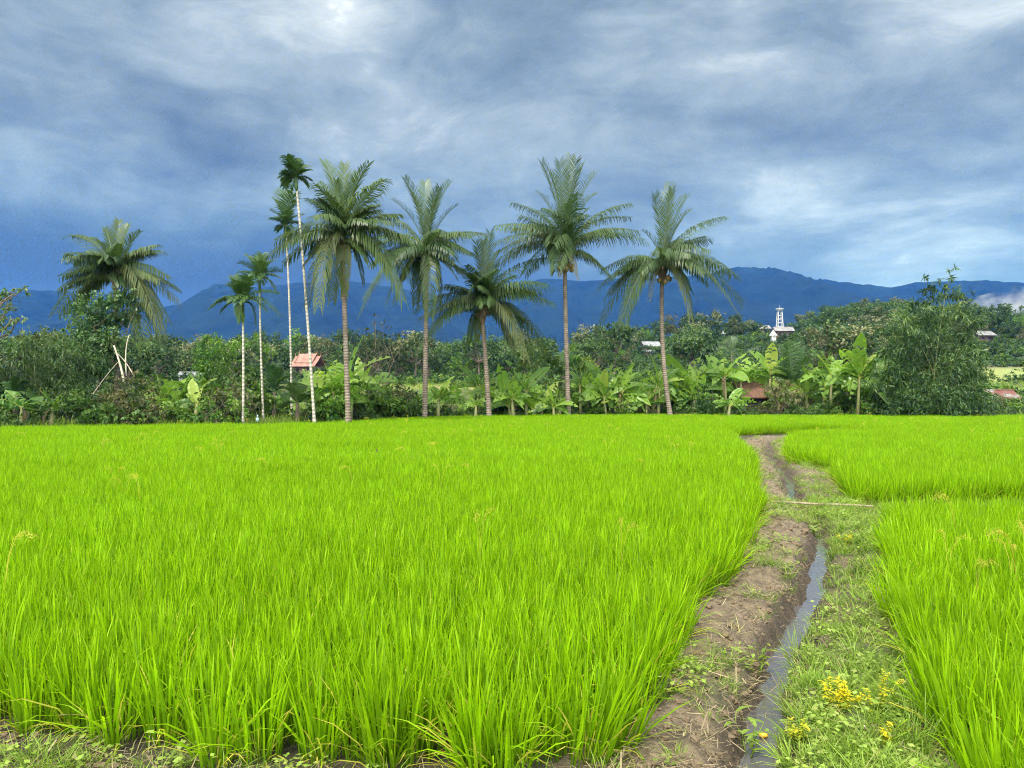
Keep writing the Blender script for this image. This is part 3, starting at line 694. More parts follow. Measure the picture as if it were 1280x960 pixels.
COCO = [
 ('slightly smaller coconut palm rising behind the vine covered tree', (143, 349), [(146, 560), (145, 430), (143, 352)], 40.5,
  [(147, 275), (131, 285), (172, 289), (191, 306), (198, 314), (207, 346), (219, 377), (204, 398), (198, 431), (178, 430), (89, 294), (84, 317), (77, 347), (77, 362), (74, 390), (95, 405), (158, 280), (120, 300), (165, 330)], 0),
 ('tall coconut palm beside the leaning areca, one long frond reaching over it', (430, 303), [(436, 540), (432, 430), (428, 322)], 36,
  [(405, 201), (430, 204), (459, 203), (475, 224), (474, 242), (400, 227), (495, 268), (510, 302), (508, 345), (498, 372), (343, 318), (382, 330), (387, 378), (416, 372), (452, 352), (350, 300), (470, 262), (412, 250), (445, 215), (420, 225), (466, 330)], 0),
 ('coconut palm with ragged hanging brown fronds standing between the tallest trunk and the short palm', (533, 322), [(531, 540), (532, 430), (533, 335)], 44,
  [(507, 222), (531, 226), (561, 226), (548, 233), (569, 256), (493, 249), (475, 265), (600, 292), (576, 342), (470, 297), (455, 390), (521, 378), (486, 378), (537, 392), (467, 330), (515, 240), (590, 318), (545, 250), (500, 350)], 0),
 ('shortest coconut palm, its wide low crown of arching fronds close above the bushes', (605, 389), [(612, 540), (607, 450), (603, 400)], 46,
  [(612, 291), (595, 302), (624, 313), (551, 360), (524, 387), (549, 401), (526, 437), (587, 430), (685, 379), (678, 356), (687, 322), (669, 455), (676, 436), (622, 330), (575, 335), (640, 345), (563, 330), (655, 400), (604, 300), (640, 440)], 0),
 ('tall straight coconut palm with a dead curled frond and nuts under its crown', (707, 322), [(711, 540), (708, 430), (706, 335)], 48,
  [(714, 194), (679, 202), (744, 214), (700, 201), (672, 238), (743, 242), (646, 253), (626, 282), (623, 303), (613, 337), (782, 254), (783, 271), (799, 300), (761, 347), (766, 292), (728, 205), (690, 215), (655, 270), (735, 260), (720, 198)], 6),
 ('coconut palm furthest along the row, with broad drooping fronds and two short dead pinkish ones', (829, 338), [(839, 540), (829, 440), (828, 350)], 49,
  [(838, 228), (820, 242), (858, 244), (901, 271), (917, 345), (891, 350), (918, 392), (866, 412), (806, 288), (758, 337), (754, 358), (761, 372), (752, 408), (780, 400), (851, 276), (840, 236), (862, 262), (884, 300), (770, 345)], 4)]
for label, cen, tr, Y, tips, nuts in COCO:
    base = P(tr[0][0], tr[0][1], Y); base.z = tz(base.x, base.y)
    t = thing('coconut_palm', base, label, 'palm tree', 'coconut palms in a row beyond the rice')
    sc = Y / 46.0
    r0 = .155 * sc ** .5
    mb, pts = palm_trunk(tr, (Y, Y, Y), r0, r0 * .78, 2)
    mb.build('trunk', M['coco_bark'], t, True, base)
    C0 = P(cen[0], cen[1], Y); top = pts[-1]
    mb = MB()
    mb.tube([top - UP * .25, top + UP * .15, C0, C0 + UP * .35], [r0 * .8, r0 * 1.5, r0 * 1.7, r0 * .5], 9, .5)
    for q in range(14):                                     # fibrous old leaf bases
        a = random.uniform(0, 2 * PI); d = Vector((math.cos(a), math.sin(a), 0)); z0 = random.uniform(-.1, .5)
        p = top.lerp(C0, z0); mb.tube([p, p + d * .28 + UP * .2, p + d * .5 + UP * random.uniform(.1, .4)], [.07, .05, .03], 5, .6)
    mb.build('crown_base', M['fibre'], t, False, base)
    avg = np.mean([math.hypot(a - cen[0], b - cen[1]) for a, b in tips]) / F_PX * Y
    tips = [(cen[0] + (px - cen[0]) * 1.07, cen[1] + (py - cen[1]) * (1.05 if py > cen[1] else 1.0)) for px, py in tips]
    specs = [(P(px, py, Y + random.uniform(-.45, .45) * math.hypot(px - cen[0], py - cen[1]) / F_PX * Y), 1) for px, py in tips]
    for q in range(9):                                     # fronds towards and away from the camera
        a = random.choice((-PI / 2, PI / 2)) + random.uniform(-.75, .75); e = random.uniform(-.3, .8); ln = avg * random.uniform(.8, 1.05)
        specs.append((C0 + Vector((math.cos(a) * math.cos(e), math.sin(a) * math.cos(e), math.sin(e))) * ln, 0))
    for px, py in [q for q in tips if q[1] > cen[1] - 48]:  # the crown is crowded: every direction carries a second, slightly shorter frond
        r_ = math.hypot(px - cen[0], py - cen[1]) * random.uniform(.78, .98); a_ = math.atan2(cen[1] - py, px - cen[0]) + random.uniform(-.22, .22)
        specs.append((P(cen[0] + r_ * math.cos(a_), cen[1] - r_ * math.sin(a_), Y + random.uniform(-.6, .6) * r_ / F_PX * Y), 1))
    for tip, known in specs:
        b0 = C0 + Vector((random.uniform(-.1, .1), random.uniform(-.1, .1), random.uniform(-.12, .2)))
        ch = tip - b0; e = ch.z / ch.length
        if e < -.1: b0.z -= .22
        tint = .14 + random.uniform(0, .2) if e > .55 else (.20 + random.uniform(0, .26) if e > -.05 else .26 + random.uniform(0, .28))
        if e < -.5: tint += .06
        if not known and e > -.3: tint = random.uniform(.05, .3)
        dr = .16 if e > .75 else (.75 if e > .35 else 1.35)
        lf = (.17 if e > .75 else .31) * ch.length; lf = max(.55, min(.95 if e > .75 else 1.4, lf))
        frond_mesh(b0, tip, lf, 46 if e > .75 else 62, dr, tint, .036 if e > .75 else .052, .68 if e > -.3 else .74, .034, .5 if e > .7 else .25, 1.0 if e > .7 else .5).build('frond', M['coco'], t, False, base)
    if nuts == 6 or nuts == 4:
        for q in range(2):                                  # short dead fronds
            px, py = ((700 + 22 * q, 345 + 4 * q) if nuts == 6 else (812 + 42 * q, 377 - 16 * q))
            o = frond_mesh(C0, P(px, py, Y - 1.1), .5, 40, 1.3, .80, .035, .75).build('frond', M['coco'], t, False, base); o['label'] = 'short dead dry frond'
        for q in range(nuts):
            a = q * 2.4; mbn = MB(); mbn.ball(C0 + Vector((math.cos(a) * .42, -abs(math.sin(a)) * .45 - .1, -.55 - .12 * (q % 3))), (.15, .15, .19), 9, 7)
            mbn.build('coconut', M['coconut'], t, True, base)

ARECA = [
 ('thin pale areca palm standing right at the rice edge, lowest crown of the four', (303, 382), [(304, 540), (304, 450), (303, 392)], 35, .052,
  [(300, 350), (316, 352), (285, 356), (270, 377), (276, 390), (300, 402), (318, 405), (333, 388), (345, 365), (347, 392), (292, 345), (310, 346), (262, 385)]),
 ('areca palm with a dense dark crown just behind the lowest one', (324, 352), [(330, 548), (326, 440), (324, 362)], 39, .05,
  [(322, 322), (300, 328), (342, 326), (350, 347), (343, 362), (297, 340), (310, 320), (334, 322), (306, 350), (352, 338), (327, 318)]),
 ('straight areca palm half hidden behind the big coconut frond', (356, 285), [(365, 545), (362, 400), (357, 296)], 47, .06,
  [(355, 238), (366, 242), (338, 262), (337, 272), (345, 288), (378, 268), (380, 280), (343, 250), (372, 250), (358, 305), (368, 300)]),
 ('tallest areca palm, leaning, with a small tufted crown above all the others', (369, 226), [(394, 540), (381, 360), (370, 236)], 36, .058,
  [(361, 200), (368, 199), (351, 214), (350, 222), (353, 232), (386, 212), (388, 224), (384, 232), (378, 204), (357, 206), (373, 208)])]
for label, cen, tr, Y, r0, tips in ARECA:
    base = P(tr[0][0], tr[0][1], Y); base.z = tz(base.x, base.y)
    t = thing('areca_palm', base, label, 'palm tree', 'slender areca palms')
    mb, pts = palm_trunk(tr, (Y, Y, Y), r0 * 1.25, r0 * .9, 1)
    mb.build('trunk', M['areca_bark'], t, True, base)
    C0 = P(cen[0], cen[1], Y); top = pts[-1]
    mb = MB(); mb.tube([top - UP * .1, top + (C0 - top) * .4, C0 + UP * .25], [r0 * .95, r0 * 1.5, r0 * .6], 9, .35); mb.build('crownshaft', M['areca'], t, True, base)
    for px, py in tips:
        ln = math.hypot(px - cen[0], py - cen[1]) / F_PX * Y
        tip = P(px, py, Y + random.uniform(-.5, .5) * ln); e = (tip - C0).normalized().z
        frond_mesh(C0 + UP * .1, tip, max(.45, ln * .42), 34, .3 if e > .5 else .6, .12 + random.uniform(0, .3) + (.12 if e < 0 else 0), .045, .6, .02, .45, .7, .12).build('frond', M['areca'], t, False, base)
    for q in range(4):
        a = random.choice((-PI / 2, PI / 2)) + random.uniform(-.6, .6); e = random.uniform(-.2, .9); ln = 1.3
        frond_mesh(C0 + UP * .1, C0 + Vector((math.cos(a) * math.cos(e), math.sin(a) * math.cos(e), math.sin(e))) * ln, .6, 30, .5, random.uniform(.1, .4), .045, .6, .02, .45, .7, .12).build('frond', M['areca'], t, False, base)

# ------------------------------------------------------------------ bananas
def banana_leaf(b, tip, w, tint, tears=0.0, launch=.5, fold=.35):
    ch = tip - b; Lc = ch.length; hor = Vector((ch.x, ch.y, 0)); hor = hor.normalized() if hor.length > .02 else Vector((random.uniform(-1, 1), -.5, 0)).normalized()
    e = math.asin(max(-1, min(1, ch.z / Lc))); la = e + (math.radians(84) - e) * launch
    c = b + (hor * math.cos(la) + UP * math.sin(la)) * Lc * .55
    mb = MB(); mid = [bez(b, c, tip, i / 10) for i in range(11)]
    mb.tube(mid, [.022 * (1 - .8 * i / 10) for i in range(11)], 5, .95)
    flat = hor.cross(UP); ns = 16; tw = random.uniform(.35, 1.1) * (1 if flat.y > 0 else -1) * (1 if random.random() < .8 else -1)
    if hor.x * hor.x < .2: tw = random.uniform(-.4, .4)
    for sg in (-1, 1):
        cuts = sorted(random.sample(range(1, ns), min(ns - 2, int(tears * 7)))) if tears else []
        drop = random.uniform(0, .15)
        prev = None
        for i in range(ns + 1):
            s = .14 + .86 * i / ns
            p = bez(b, c, tip, s); T = ((c - b) * (1 - s) + (tip - c) * s).normalized(); S = T.cross(UP); S = flat if S.length < .3 else S.normalized()
            if S.dot(flat) < 0: S = -S
            Nn = S.cross(T)
            S = S * math.cos(tw) + Nn * math.sin(tw); Nn = S.cross(T)
            if Nn.z < 0: Nn = -Nn
            pr = math.sin(min(1, (s - .10) / .28) * PI / 2) * (1 - max(0, (s - .62) / .385) ** 2.2)
            hw = w * .5 * max(.03, pr)
            if i in cuts: drop = random.uniform(0, .55); prev = None if random.random() < .9 else prev
            q1 = p + (S * sg + Nn * fold).normalized() * hw * .5
            q2 = q1 + (S * sg + Nn * fold * .2 - UP * (drop + .1)).normalized() * hw * .5
            wob = random.gauss(0, .02) * w
            cur = [p, q1 + Nn * wob, q2 + Nn * wob]
            if prev is not None:
                tt = min(1, max(0, tint + random.gauss(0, .02)))
                mb.add([tuple(v) for v in prev + cur], [(0, 1, 4, 3), (1, 2, 5, 4)], tt)
            prev = cur
            if i in cuts:
                prev = [p, (q1 + p) / 2 + (q1 - p) * .5 + T * .01, q2 - T * w * .05]
    return mb
def banana_plant(px, py, Y, leaves, label, stem=True, group='banana plants behind the rice', w=.55, tears=.5, tint=None, name='banana_plant'):
    """px,py: crown of the plant; leaves: list of tip pixels"""
    C0 = P(px, py, Y); base = Vector((C0.x + random.uniform(-.15, .15), Y, tz(C0.x, Y)))
    t = thing(name, base, label, 'banana plant', group)
    for q in range(random.choice((0, 0, 1))):
        a_ = random.uniform(0, 6.28); b0 = C0 + Vector((0, 0, -.1)); o_ = banana_leaf(b0, b0 + Vector((math.cos(a_) * .45, math.sin(a_) * .45, -min(1.1, max(.3, C0.z - base.z - .2)))), w * .45, .6, .9, .75).build('leaf', M['dead_leaf'], t, False, base); o_['label'] = 'dead dry hanging leaf'
    if C0.z - base.z > .3:
        mb = MB(); mb.tube([base - UP * .05, base.lerp(C0, .5), C0 + UP * .1], [.13, .11, .06], 8); mb.build('stem', M['banana_stem'], t, True, base)
    leaves = list(leaves); k0 = len(leaves); tips = np.array([[l[0], l[1]] for l in leaves[:k0]]); rad = float(np.mean(np.hypot(tips[:, 0] - px, tips[:, 1] - py))); dk = all(len(l) > 2 and l[2] < .22 for l in leaves)
    for q in range(max(6, int(k0 * 1.3))):
        a_ = random.uniform(-.5, PI + .5); leaves.append((px + math.cos(a_) * rad * random.uniform(.55, 1.15), py - math.sin(a_) * rad * random.uniform(.1, .9) + rad * .15, random.uniform(.02, .2) if dk else random.uniform(.1, .58)))
    for lf in leaves:
        lx, ly = lf[0], lf[1]; tn = lf[2] if len(lf) > 2 else (tint if tint is not None else random.uniform(.2, .62))
        ln = math.hypot(lx - px, ly - py) / F_PX * Y
        tip = P(lx, ly, Y + random.uniform(-.6, .35) * ln)
        banana_leaf(C0 + Vector((random.uniform(-.05, .05), random.uniform(-.05, .05), 0)), tip, w * 1.14 * random.uniform(.85, 1.15) * min(1.2, .6 + ln * .22), tn, min(1.9, tears * (.3 + random.random() * 1.9)), .5 if ly < py else .62).build('leaf', M['banana'], t, False, base)
BAN = [
 (246, 508, 37, [(239, 474, .75), (253, 483, .8), (232, 492, .7), (262, 498)], 'young banana plant with upright glowing yellow-green leaves beside the dark rounded bush', .5),
 (214, 512, 37.5, [(202, 503, .62), (228, 500, .6), (200, 514, .5), (236, 508, .66)], 'low banana sucker with broad yellowish leaves at the rice edge', .6),
 (417, 492, 38.5, [(421, 449, .55), (446, 462, .4), (454, 476, .45), (385, 467, .7), (372, 478, .65), (450, 500, .3), (405, 455, .5), (392, 508, .35), (438, 515, .3), (424, 520, .3)], 'large banana plant between the leaning areca and the tall coconut trunk', .7),
 (548, 500, 45.5, [(568, 470, .6), (522, 487, .3), (530, 508, .25), (578, 490, .3), (556, 480, .4), (540, 483, .3), (575, 506, .3), (518, 515, .2)], 'bluish green banana plant in front of the ragged coconut palm', .6),
 (595, 508, 46.5, [(585, 492, .45), (600, 490, .5), (612, 500, .4), (580, 505, .35)], 'small banana sucker beside the shortest coconut trunk', .45),
 (640, 500, 47, [(632, 478, .5), (652, 482, .45), (615, 490, .35), (664, 496, .3), (626, 506, .4), (655, 512, .35), (645, 474, .5)], 'banana plant just beyond the shortest coconut palm', .55),
 (700, 505, 49.5, [(690, 487, .3), (697, 497, .6), (716, 500, .3), (684, 505, .3)], 'small banana plant beside the tall straight palm trunk', .5),
 (755, 498, 50.5, [(756, 461, .75), (738, 470, .45), (728, 482, .5), (772, 470, .5), (740, 508, .3), (764, 510, .35), (779, 486, .4), (748, 466, .5)], 'banana plant with one bright upright leaf, first of the dense clump', .6),
 (778, 496, 51, [(776, 462, .55), (785, 464, .6), (794, 475, .5), (765, 478, .5), (790, 505, .3), (770, 508, .35)], 'banana plant in the middle of the dense clump between two palm trunks', .6),
 (800, 500, 51.5, [(803, 470, .6), (814, 478, .55), (790, 480, .4), (818, 492, .5), (808, 510, .3), (792, 512, .35)], 'banana plant with yellowing leaves at the end of the dense clump', .6),
 (868, 500, 51, [(850, 462, .5), (862, 455, .6), (845, 478, .4), (882, 468, .5), (848, 495, .45), (886, 490, .4), (842, 508, .5), (872, 515, .4), (876, 458, .7)], 'banana clump with pale tattered lower leaves beside the last coconut trunk', .6),
 (906, 472, 52, [(881, 444, .5), (905, 446, .6), (934, 442, .55), (882, 466, .4), (890, 482, .5), (926, 466, .4), (922, 488, .45), (906, 498, .6), (940, 478, .4)], 'tall banana plant with three leaves held straight up above the hut roof', .6),
 (912, 508, 48.8, [(890, 492, .3), (940, 488, .3), (893, 505, .25), (946, 503, .3), (928, 485, .35), (905, 518, .3)], 'low spreading banana plant with grey green leaves in front of the hut', .5),
 (963, 468, 52.5, [(966, 428, .85), (936, 438, .35), (985, 446, .5), (948, 452, .5), (942, 470, .4), (984, 470, .4), (955, 490, .4)], 'banana plant with a single tall glowing yellow leaf over the hut', .65),
 (1038, 472, 52, [(1020, 442, .7), (1040, 444, .5), (1054, 450, .5), (1014, 470, .3), (1058, 466, .3), (1012, 486, .25), (1056, 484, .4), (1032, 500, .4)], 'banana plant with an upright pale leaf next to the largest banana', .6),
 (1074, 474, 50.5, [(1049, 436, .5), (1068, 436, .55), (1082, 440, .65), (1097, 442, .8), (1077, 415, .35), (1105, 437, .2), (1130, 462, .25), (1124, 458, .3), (1062, 500, .4), (1052, 486, .35), (1090, 492, .3), (1112, 508, .3), (1060, 446, .5)], 'largest banana plant, wide crown of long leaves beside the bamboo clump', .75),
 (28, 511, 33, [(48, 497, .15), (6, 488, .2), (68, 505, .1), (20, 515, .1), (-12, 500, .15), (44, 512, .1)], 'dark banana plant under the leafy thicket at the edge of the rice', .6),
 (66, 512, 33.5, [(84, 506, .15), (50, 488, .1), (78, 492, .2), (60, 514, .1)], 'dark banana plant with a drooping leaf beside the scrubby olive bush', .6)]
BAN += [
 (735, 502, 51.5, [(722, 478, .4), (745, 474, .5), (716, 492, .35), (750, 490, .4), (730, 470, .55)], 'banana plant at the near-trunk end of the dense clump, half in shade', .55),
 (818, 504, 52, [(828, 478, .6), (806, 482, .45), (832, 494, .4), (820, 472, .6), (800, 498, .4)], 'banana plant right beside the last coconut trunk, on the clump side', .5),
 (848, 500, 53, [(846, 466, .5), (862, 474, .55), (834, 480, .5), (852, 512, .4), (866, 490, .5)], 'pale banana plant directly behind the last coconut trunk', .55),
 (884, 492, 53.5, [(878, 452, .55), (868, 460, .5), (896, 456, .6), (900, 478, .45), (866, 482, .4), (890, 470, .6)], 'banana plant standing between the last coconut trunk and the hut', .6),
 (940, 486, 54, [(930, 456, .5), (952, 458, .55), (922, 474, .4), (958, 478, .4), (942, 452, .6)], 'banana plant rising behind the hut roof', .6),
 (1014, 486, 53.5, [(1004, 460, .35), (1022, 458, .45), (998, 480, .3), (1030, 478, .4), (1012, 452, .5)], 'shaded banana plant between the young palm and the upright pale leaf', .6),
 (1054, 494, 53, [(1044, 468, .45), (1066, 466, .5), (1036, 488, .35), (1072, 490, .35), (1056, 460, .5)], 'banana plant filling the gap under the largest banana crown', .6),
 (1102, 490, 52.5, [(1094, 464, .4), (1112, 462, .4), (1086, 482, .3), (1120, 480, .3), (1104, 456, .5)], 'banana plant pressed against the side of the bamboo clump', .6),
 (566, 506, 47.5, [(556, 488, .4), (578, 486, .5), (550, 500, .35), (584, 500, .4), (568, 480, .5)], 'banana sucker between the ragged palm trunk and the shortest palm', .5),
 (672, 506, 50, [(662, 488, .35), (682, 486, .4), (656, 500, .3), (690, 500, .3), (674, 480, .45)], 'shaded banana plant under the tall dark bush', .5),
 (440, 505, 40, [(452, 482, .4), (432, 484, .4), (458, 498, .35), (426, 500, .3), (444, 478, .5)], 'banana plant half behind the tall coconut trunk', .55)]
for px, py, Y, lv, lab, w_ in BAN: banana_plant(px, py, Y, lv, lab, w=w_)

FILL = [(716, 838, 13, 50.2, 53.5, 487, 506, 'banana plant in the thick of the clump between the two last tall trunks', 'banana plants between the two last tall trunks'),
        (842, 905, 8, 51, 54, 480, 506, 'banana plant in the thick of the clump beside the last coconut trunk', 'banana plants beside the last coconut trunk'),
        (920, 1010, 7, 52, 55, 470, 500, 'banana plant in the tangle over the hut', 'banana plants over the hut'),
        (1012, 1112, 9, 51.5, 54, 478, 506, 'banana plant in the tangle under the largest banana', 'banana plants under the largest banana'),
        (585, 700, 8, 48, 52, 494, 510, 'low banana plant in the strip behind the shortest coconut palm', 'low banana plants behind the shortest palm'),
        (385, 455, 4, 39, 42, 490, 508, 'low banana plant around the tall coconut trunk', 'low banana plants around the tall trunk'),
        (190, 262, 3, 38, 41, 500, 512, 'low banana plant near the round glossy bush', 'low banana plants near the round bush')]
for x0, x1, n_, Ya, Yb, ya, yb, lab, grp in FILL:
    for q in range(n_):
        px, py, Y = x0 + (x1 - x0) * (q + random.random()) / n_, random.uniform(ya - 8, yb + 6), random.uniform(Ya, Yb); lv = []; tb_ = random.uniform(-.18, .12)
        for k in range(random.randint(5, 7)):
            a_ = PI * (k + .2 + .6 * random.random()) / 6.4; r_ = random.uniform(20, 46) * (1.25 if random.random() < .25 else 1) * 50 / Y; lv.append((px + r_ * math.cos(a_), py - r_ * math.sin(a_) * random.uniform(.7, 1.1), max(.03, random.uniform(.15, .7) + tb_)))
        banana_plant(px, py, Y, lv, lab, group=grp, w=random.uniform(.42, .6))

# ------------------------------------------------------------------ leafy plants, bushes and trees
def foliage(mb, clumps, dens, Lf, Wf, droop=.5, tint=(.2, .7), spray=12, flat=1.0, rg=rng, outward=.6):
    """many small leaves in uneven sprays through the volume of each clump (centre, radius)"""
    for c, r in clumps:
        n = max(12, int(dens * r * r)); ns = max(2, n // spray)
        d = rg.normal(size=(ns, 3)); d /= np.linalg.norm(d, axis=1)[:, None]
        rad = r * rg.random(ns) ** (1 / 2.4) * (1 + .22 * rg.normal(size=ns))
        sc_ = np.array(c)[None, :] + d * rad[:, None] * np.array([1, 1, flat])
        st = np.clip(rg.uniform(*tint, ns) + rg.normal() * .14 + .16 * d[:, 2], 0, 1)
        k = rg.integers(0, ns, n)
        p = sc_[k] + rg.normal(size=(n, 3)) * r * np.array([.13, .13, .10])
        dr = d[k] * outward + rg.normal(size=(n, 3)) * .6; dr[:, 2] -= droop; dr /= np.linalg.norm(dr, axis=1)[:, None]
        sd = np.cross(dr, rg.normal(size=(n, 3)) * .6 + np.array([0, 0, 1])); sd /= np.linalg.norm(sd, axis=1)[:, None] + 1e-9
        l = Lf * rg.uniform(.6, 1.25, n)[:, None]; w_ = Wf * rg.uniform(.7, 1.2, n)[:, None] * .5
        V = np.stack([p, p + dr * l * .45 + sd * w_, p + dr * l + np.array([0, 0, -1]) * l * .15 * droop, p + dr * l * .45 - sd * w_], 1).reshape(-1, 3)
        tt = np.clip(st[k] + rg.normal(size=n) * .1, 0, 1)
        mb.addq(V, np.arange(n * 4).reshape(-1, 4), np.repeat(tt, 4))
def px_clumps(lst, Y, spread=.8):
    out = []
    for q in lst:
        r = q[2] / F_PX * Y
        out.append((P(q[0], q[1], Y + random.uniform(-spread, spread) * r), r))
    return out
def bent(a, b, k=.12, n=5):
    L_ = (b - a).length; pts = [a.lerp(b, i / n) + (Vector((random.gauss(0, 1), random.gauss(0, 1), random.gauss(0, .4))) * L_ * k * math.sin(PI * i / n) * .5) for i in range(n + 1)]
    return pts
def leafy(name, label, cat, bx, Y, clumps, mat_, dens, Lf, Wf, droop=.5, tint=(.2, .7), group=None, trunk=None, stems=0, stem_r=.05, stem_mat=None, stem_name='trunk', crown='crown', flat=1.0, outward=.6):
    """a bush or tree drawn as clumps; trunk=(px,py) of the fork; stems=several stems from the ground"""
    base = Vector(((bx - 640) / F_PX * Y, Y, 0)); base.z = tz(base.x, Y)
    t = thing(name, base, label, cat, group)
    cl = px_clumps(clumps, Y)
    mb = MB()
    if trunk:
        fk = P(trunk[0], trunk[1], Y); pts = bent(base - UP * .1, fk, .1); mb.tube(pts, [stem_r * (1 - .35 * i / 5) for i in range(6)], 8)
        for c, r in cl:
            mb.tube(bent(fk, c, .22), [stem_r * .55 * (1 - .75 * i / 5) for i in range(6)], 6)
            for q in range(3): mb.tube(bent(c, c + Vector((random.gauss(0, .5), random.gauss(0, .5), random.gauss(.2, .5))) * r, .2, 3), [stem_r * .16, stem_r * .12, stem_r * .08, .004], 4)
    for q in range(stems):
        c, r = cl[q % len(cl)]; b0 = base + Vector((random.gauss(0, .35), random.gauss(0, .25), -.1))
        mb.tube(bent(b0, c + UP * r * .5, .18, 6), [stem_r * (1 - .8 * i / 6) for i in range(7)], 6)
    if trunk or stems: mb.build(stem_name, stem_mat or M['bark'], t, True, base)
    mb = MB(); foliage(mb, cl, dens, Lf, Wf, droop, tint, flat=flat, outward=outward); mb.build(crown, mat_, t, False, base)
    return t
# the great bamboo clump
BC = [(1165, 500, 34), (1208, 497, 30), (1122, 500, 26), (1228, 508, 17), (1145, 468, 36), (1190, 462, 36), (1216, 452, 22), (1118, 455, 24), (1158, 428, 30), (1192, 418, 28), (1212, 425, 16), (1125, 425, 20), (1132, 402, 17), (1160, 395, 20),
      (1194, 388, 20), (1213, 402, 13), (1165, 372, 11), (1192, 366, 11), (1168, 357, 9), (1158, 350, 5), (1204, 366, 9), (1180, 352, 5), (1190, 347, 5), (1191, 337, 4), (1176, 362, 8), (1142, 384, 8), (1145, 375, 5), (1208, 384, 8), (1110, 440, 10), (1232, 470, 9), (1106, 412, 6), (1222, 436, 9), (1178, 508, 24), (1150, 512, 20), (1200, 510, 20), (1120, 512, 16), (1232, 500, 12), (1215, 480, 22), (1100, 478, 13)]
bt = leafy('bamboo_clump', 'huge dense bamboo clump with a thin leafy spire, beside the largest banana plant', 'bamboo', 1172, 48, BC, M['bamboo'], 520, .36, .075, .6, (0, .8), stems=0)
for q in range(16):
    c_ = px_clumps([BC[q % 24]], 48)[0]; b0 = Vector(bt.location) + Vector((random.gauss(0, .5), random.gauss(0, .4), -.1))
    if q == 3: c_ = (P(1191, 334, 48), .1)
    if q == 5: c_ = (P(1166, 350, 48), .1)
    mb = MB(); p1 = c_[0]; hgt = p1.z - b0.z; mid = Vector((b0.x + (p1.x - b0.x) * .35, b0.y + (p1.y - b0.y) * .35, b0.z + hgt * .65))
    mb.tube([bez(b0, mid, p1, i / 10) for i in range(11)], [.05 * (1 - .85 * i / 10) for i in range(11)], 6); mb.build('culm', M['culm'], bt, True, bt.location)
leafy('bamboo_thicket', 'broad feathery bamboo thicket over the dark banana plants', 'bamboo', 50, 36,
      [(8, 470, 34), (50, 460, 36), (88, 470, 30), (30, 440, 24), (65, 432, 20), (95, 445, 20), (10, 500, 26), (55, 502, 26), (92, 502, 24), (40, 424, 12), (48, 416, 8), (110, 455, 14), (-30, 465, 34), (75, 424, 10), (108, 490, 18)],
      M['bamboo'], 560, .30, .055, .7, (.15, .8), stems=9, stem_mat=M['culm'], stem_name='culm', stem_r=.035)
leafy('vine_covered_tree', 'tree smothered in leafy vines growing up in front of the coconut palm crown', 'tree', 128, 39,
      [(118, 385, 20), (140, 375, 15), (158, 374, 15), (108, 405, 20), (135, 400, 22), (160, 395, 16), (115, 425, 22), (140, 425, 20), (100, 440, 18), (125, 450, 22), (148, 440, 12), (110, 465, 20), (172, 382, 7), (98, 385, 9), (84, 410, 5), (92, 418, 7)],
      M['vine'], 1150, .17, .10, .6, (.1, .8), trunk=(126, 470), stem_r=.10)
leafy('scrubby_bush', 'scrubby olive green bush with dry twigs at the rice edge below the palm', 'bush', 158, 34.5,
      [(140, 490, 20), (165, 488, 22), (185, 500, 18), (128, 508, 16), (155, 510, 20), (198, 512, 14), (175, 512, 18), (150, 475, 12), (118, 492, 10), (172, 472, 9)],
      M['olive'], 520, .17, .075, .4, (.2, .9), stems=7, stem_r=.03)
leafy('bush', 'glossy pale green bush behind the scrubby one, near the broken bamboo', 'bush', 185, 41, [(178, 478, 11), (192, 484, 12), (170, 486, 10), (188, 496, 12), (200, 490, 8)], M['bright'], 480, .24, .14, .4, (.3, .85), stems=4, stem_r=.03)
leafy('leafy_tree', 'leafy pale branch reaching in at the picture edge above the thicket', 'tree', -38, 30,
      [(-30, 395, 28), (-8, 375, 13), (10, 366, 9), (24, 362, 6), (8, 384, 9), (-5, 402, 13), (14, 400, 7), (25, 398, 4), (-40, 365, 24), (5, 412, 6), (30, 360, 4), (-50, 420, 26)],
      M['vine'], 1200, .15, .08, .5, (.5, .95), trunk=(-42, 440), stem_r=.12)
leafy('feathery_tree', 'upright feathery bamboo-like tree in front of the small white building', 'tree', 263, 56,
      [(258, 425, 8), (264, 420, 6), (270, 430, 9), (256, 440, 11), (272, 445, 12), (262, 456, 13), (254, 466, 11), (275, 462, 10), (285, 440, 7), (296, 434, 6), (308, 430, 4), (262, 475, 12), (250, 452, 8), (268, 486, 10)],
      M['bright'], 640, .34, .09, .55, (.1, .6), stems=6, stem_r=.045, stem_mat=M['culm'], stem_name='culm')
leafy('mango_tree', 'dark rounded broadleaf tree behind the two low areca trunks', 'tree', 302, 47,
      [(285, 470, 15), (300, 462, 14), (316, 470, 15), (328, 484, 12), (295, 488, 18), (315, 492, 16), (280, 490, 12), (306, 505, 15), (328, 500, 12), (290, 456, 8)],
      M['bush'], 420, .26, .13, .5, (.05, .7), trunk=(303, 495), stem_r=.13)
leafy('round_bush', 'dense rounded glossy green bush at the foot of the lowest areca palm', 'bush', 268, 35,
      [(245, 515, 12), (262, 508, 14), (280, 507, 14), (296, 512, 12), (255, 520, 12), (275, 520, 12), (292, 522, 10), (236, 522, 8), (308, 520, 8), (290, 502, 8)],
      M['bright'], 620, .15, .09, .5, (.1, .7), stems=5, stem_r=.03)
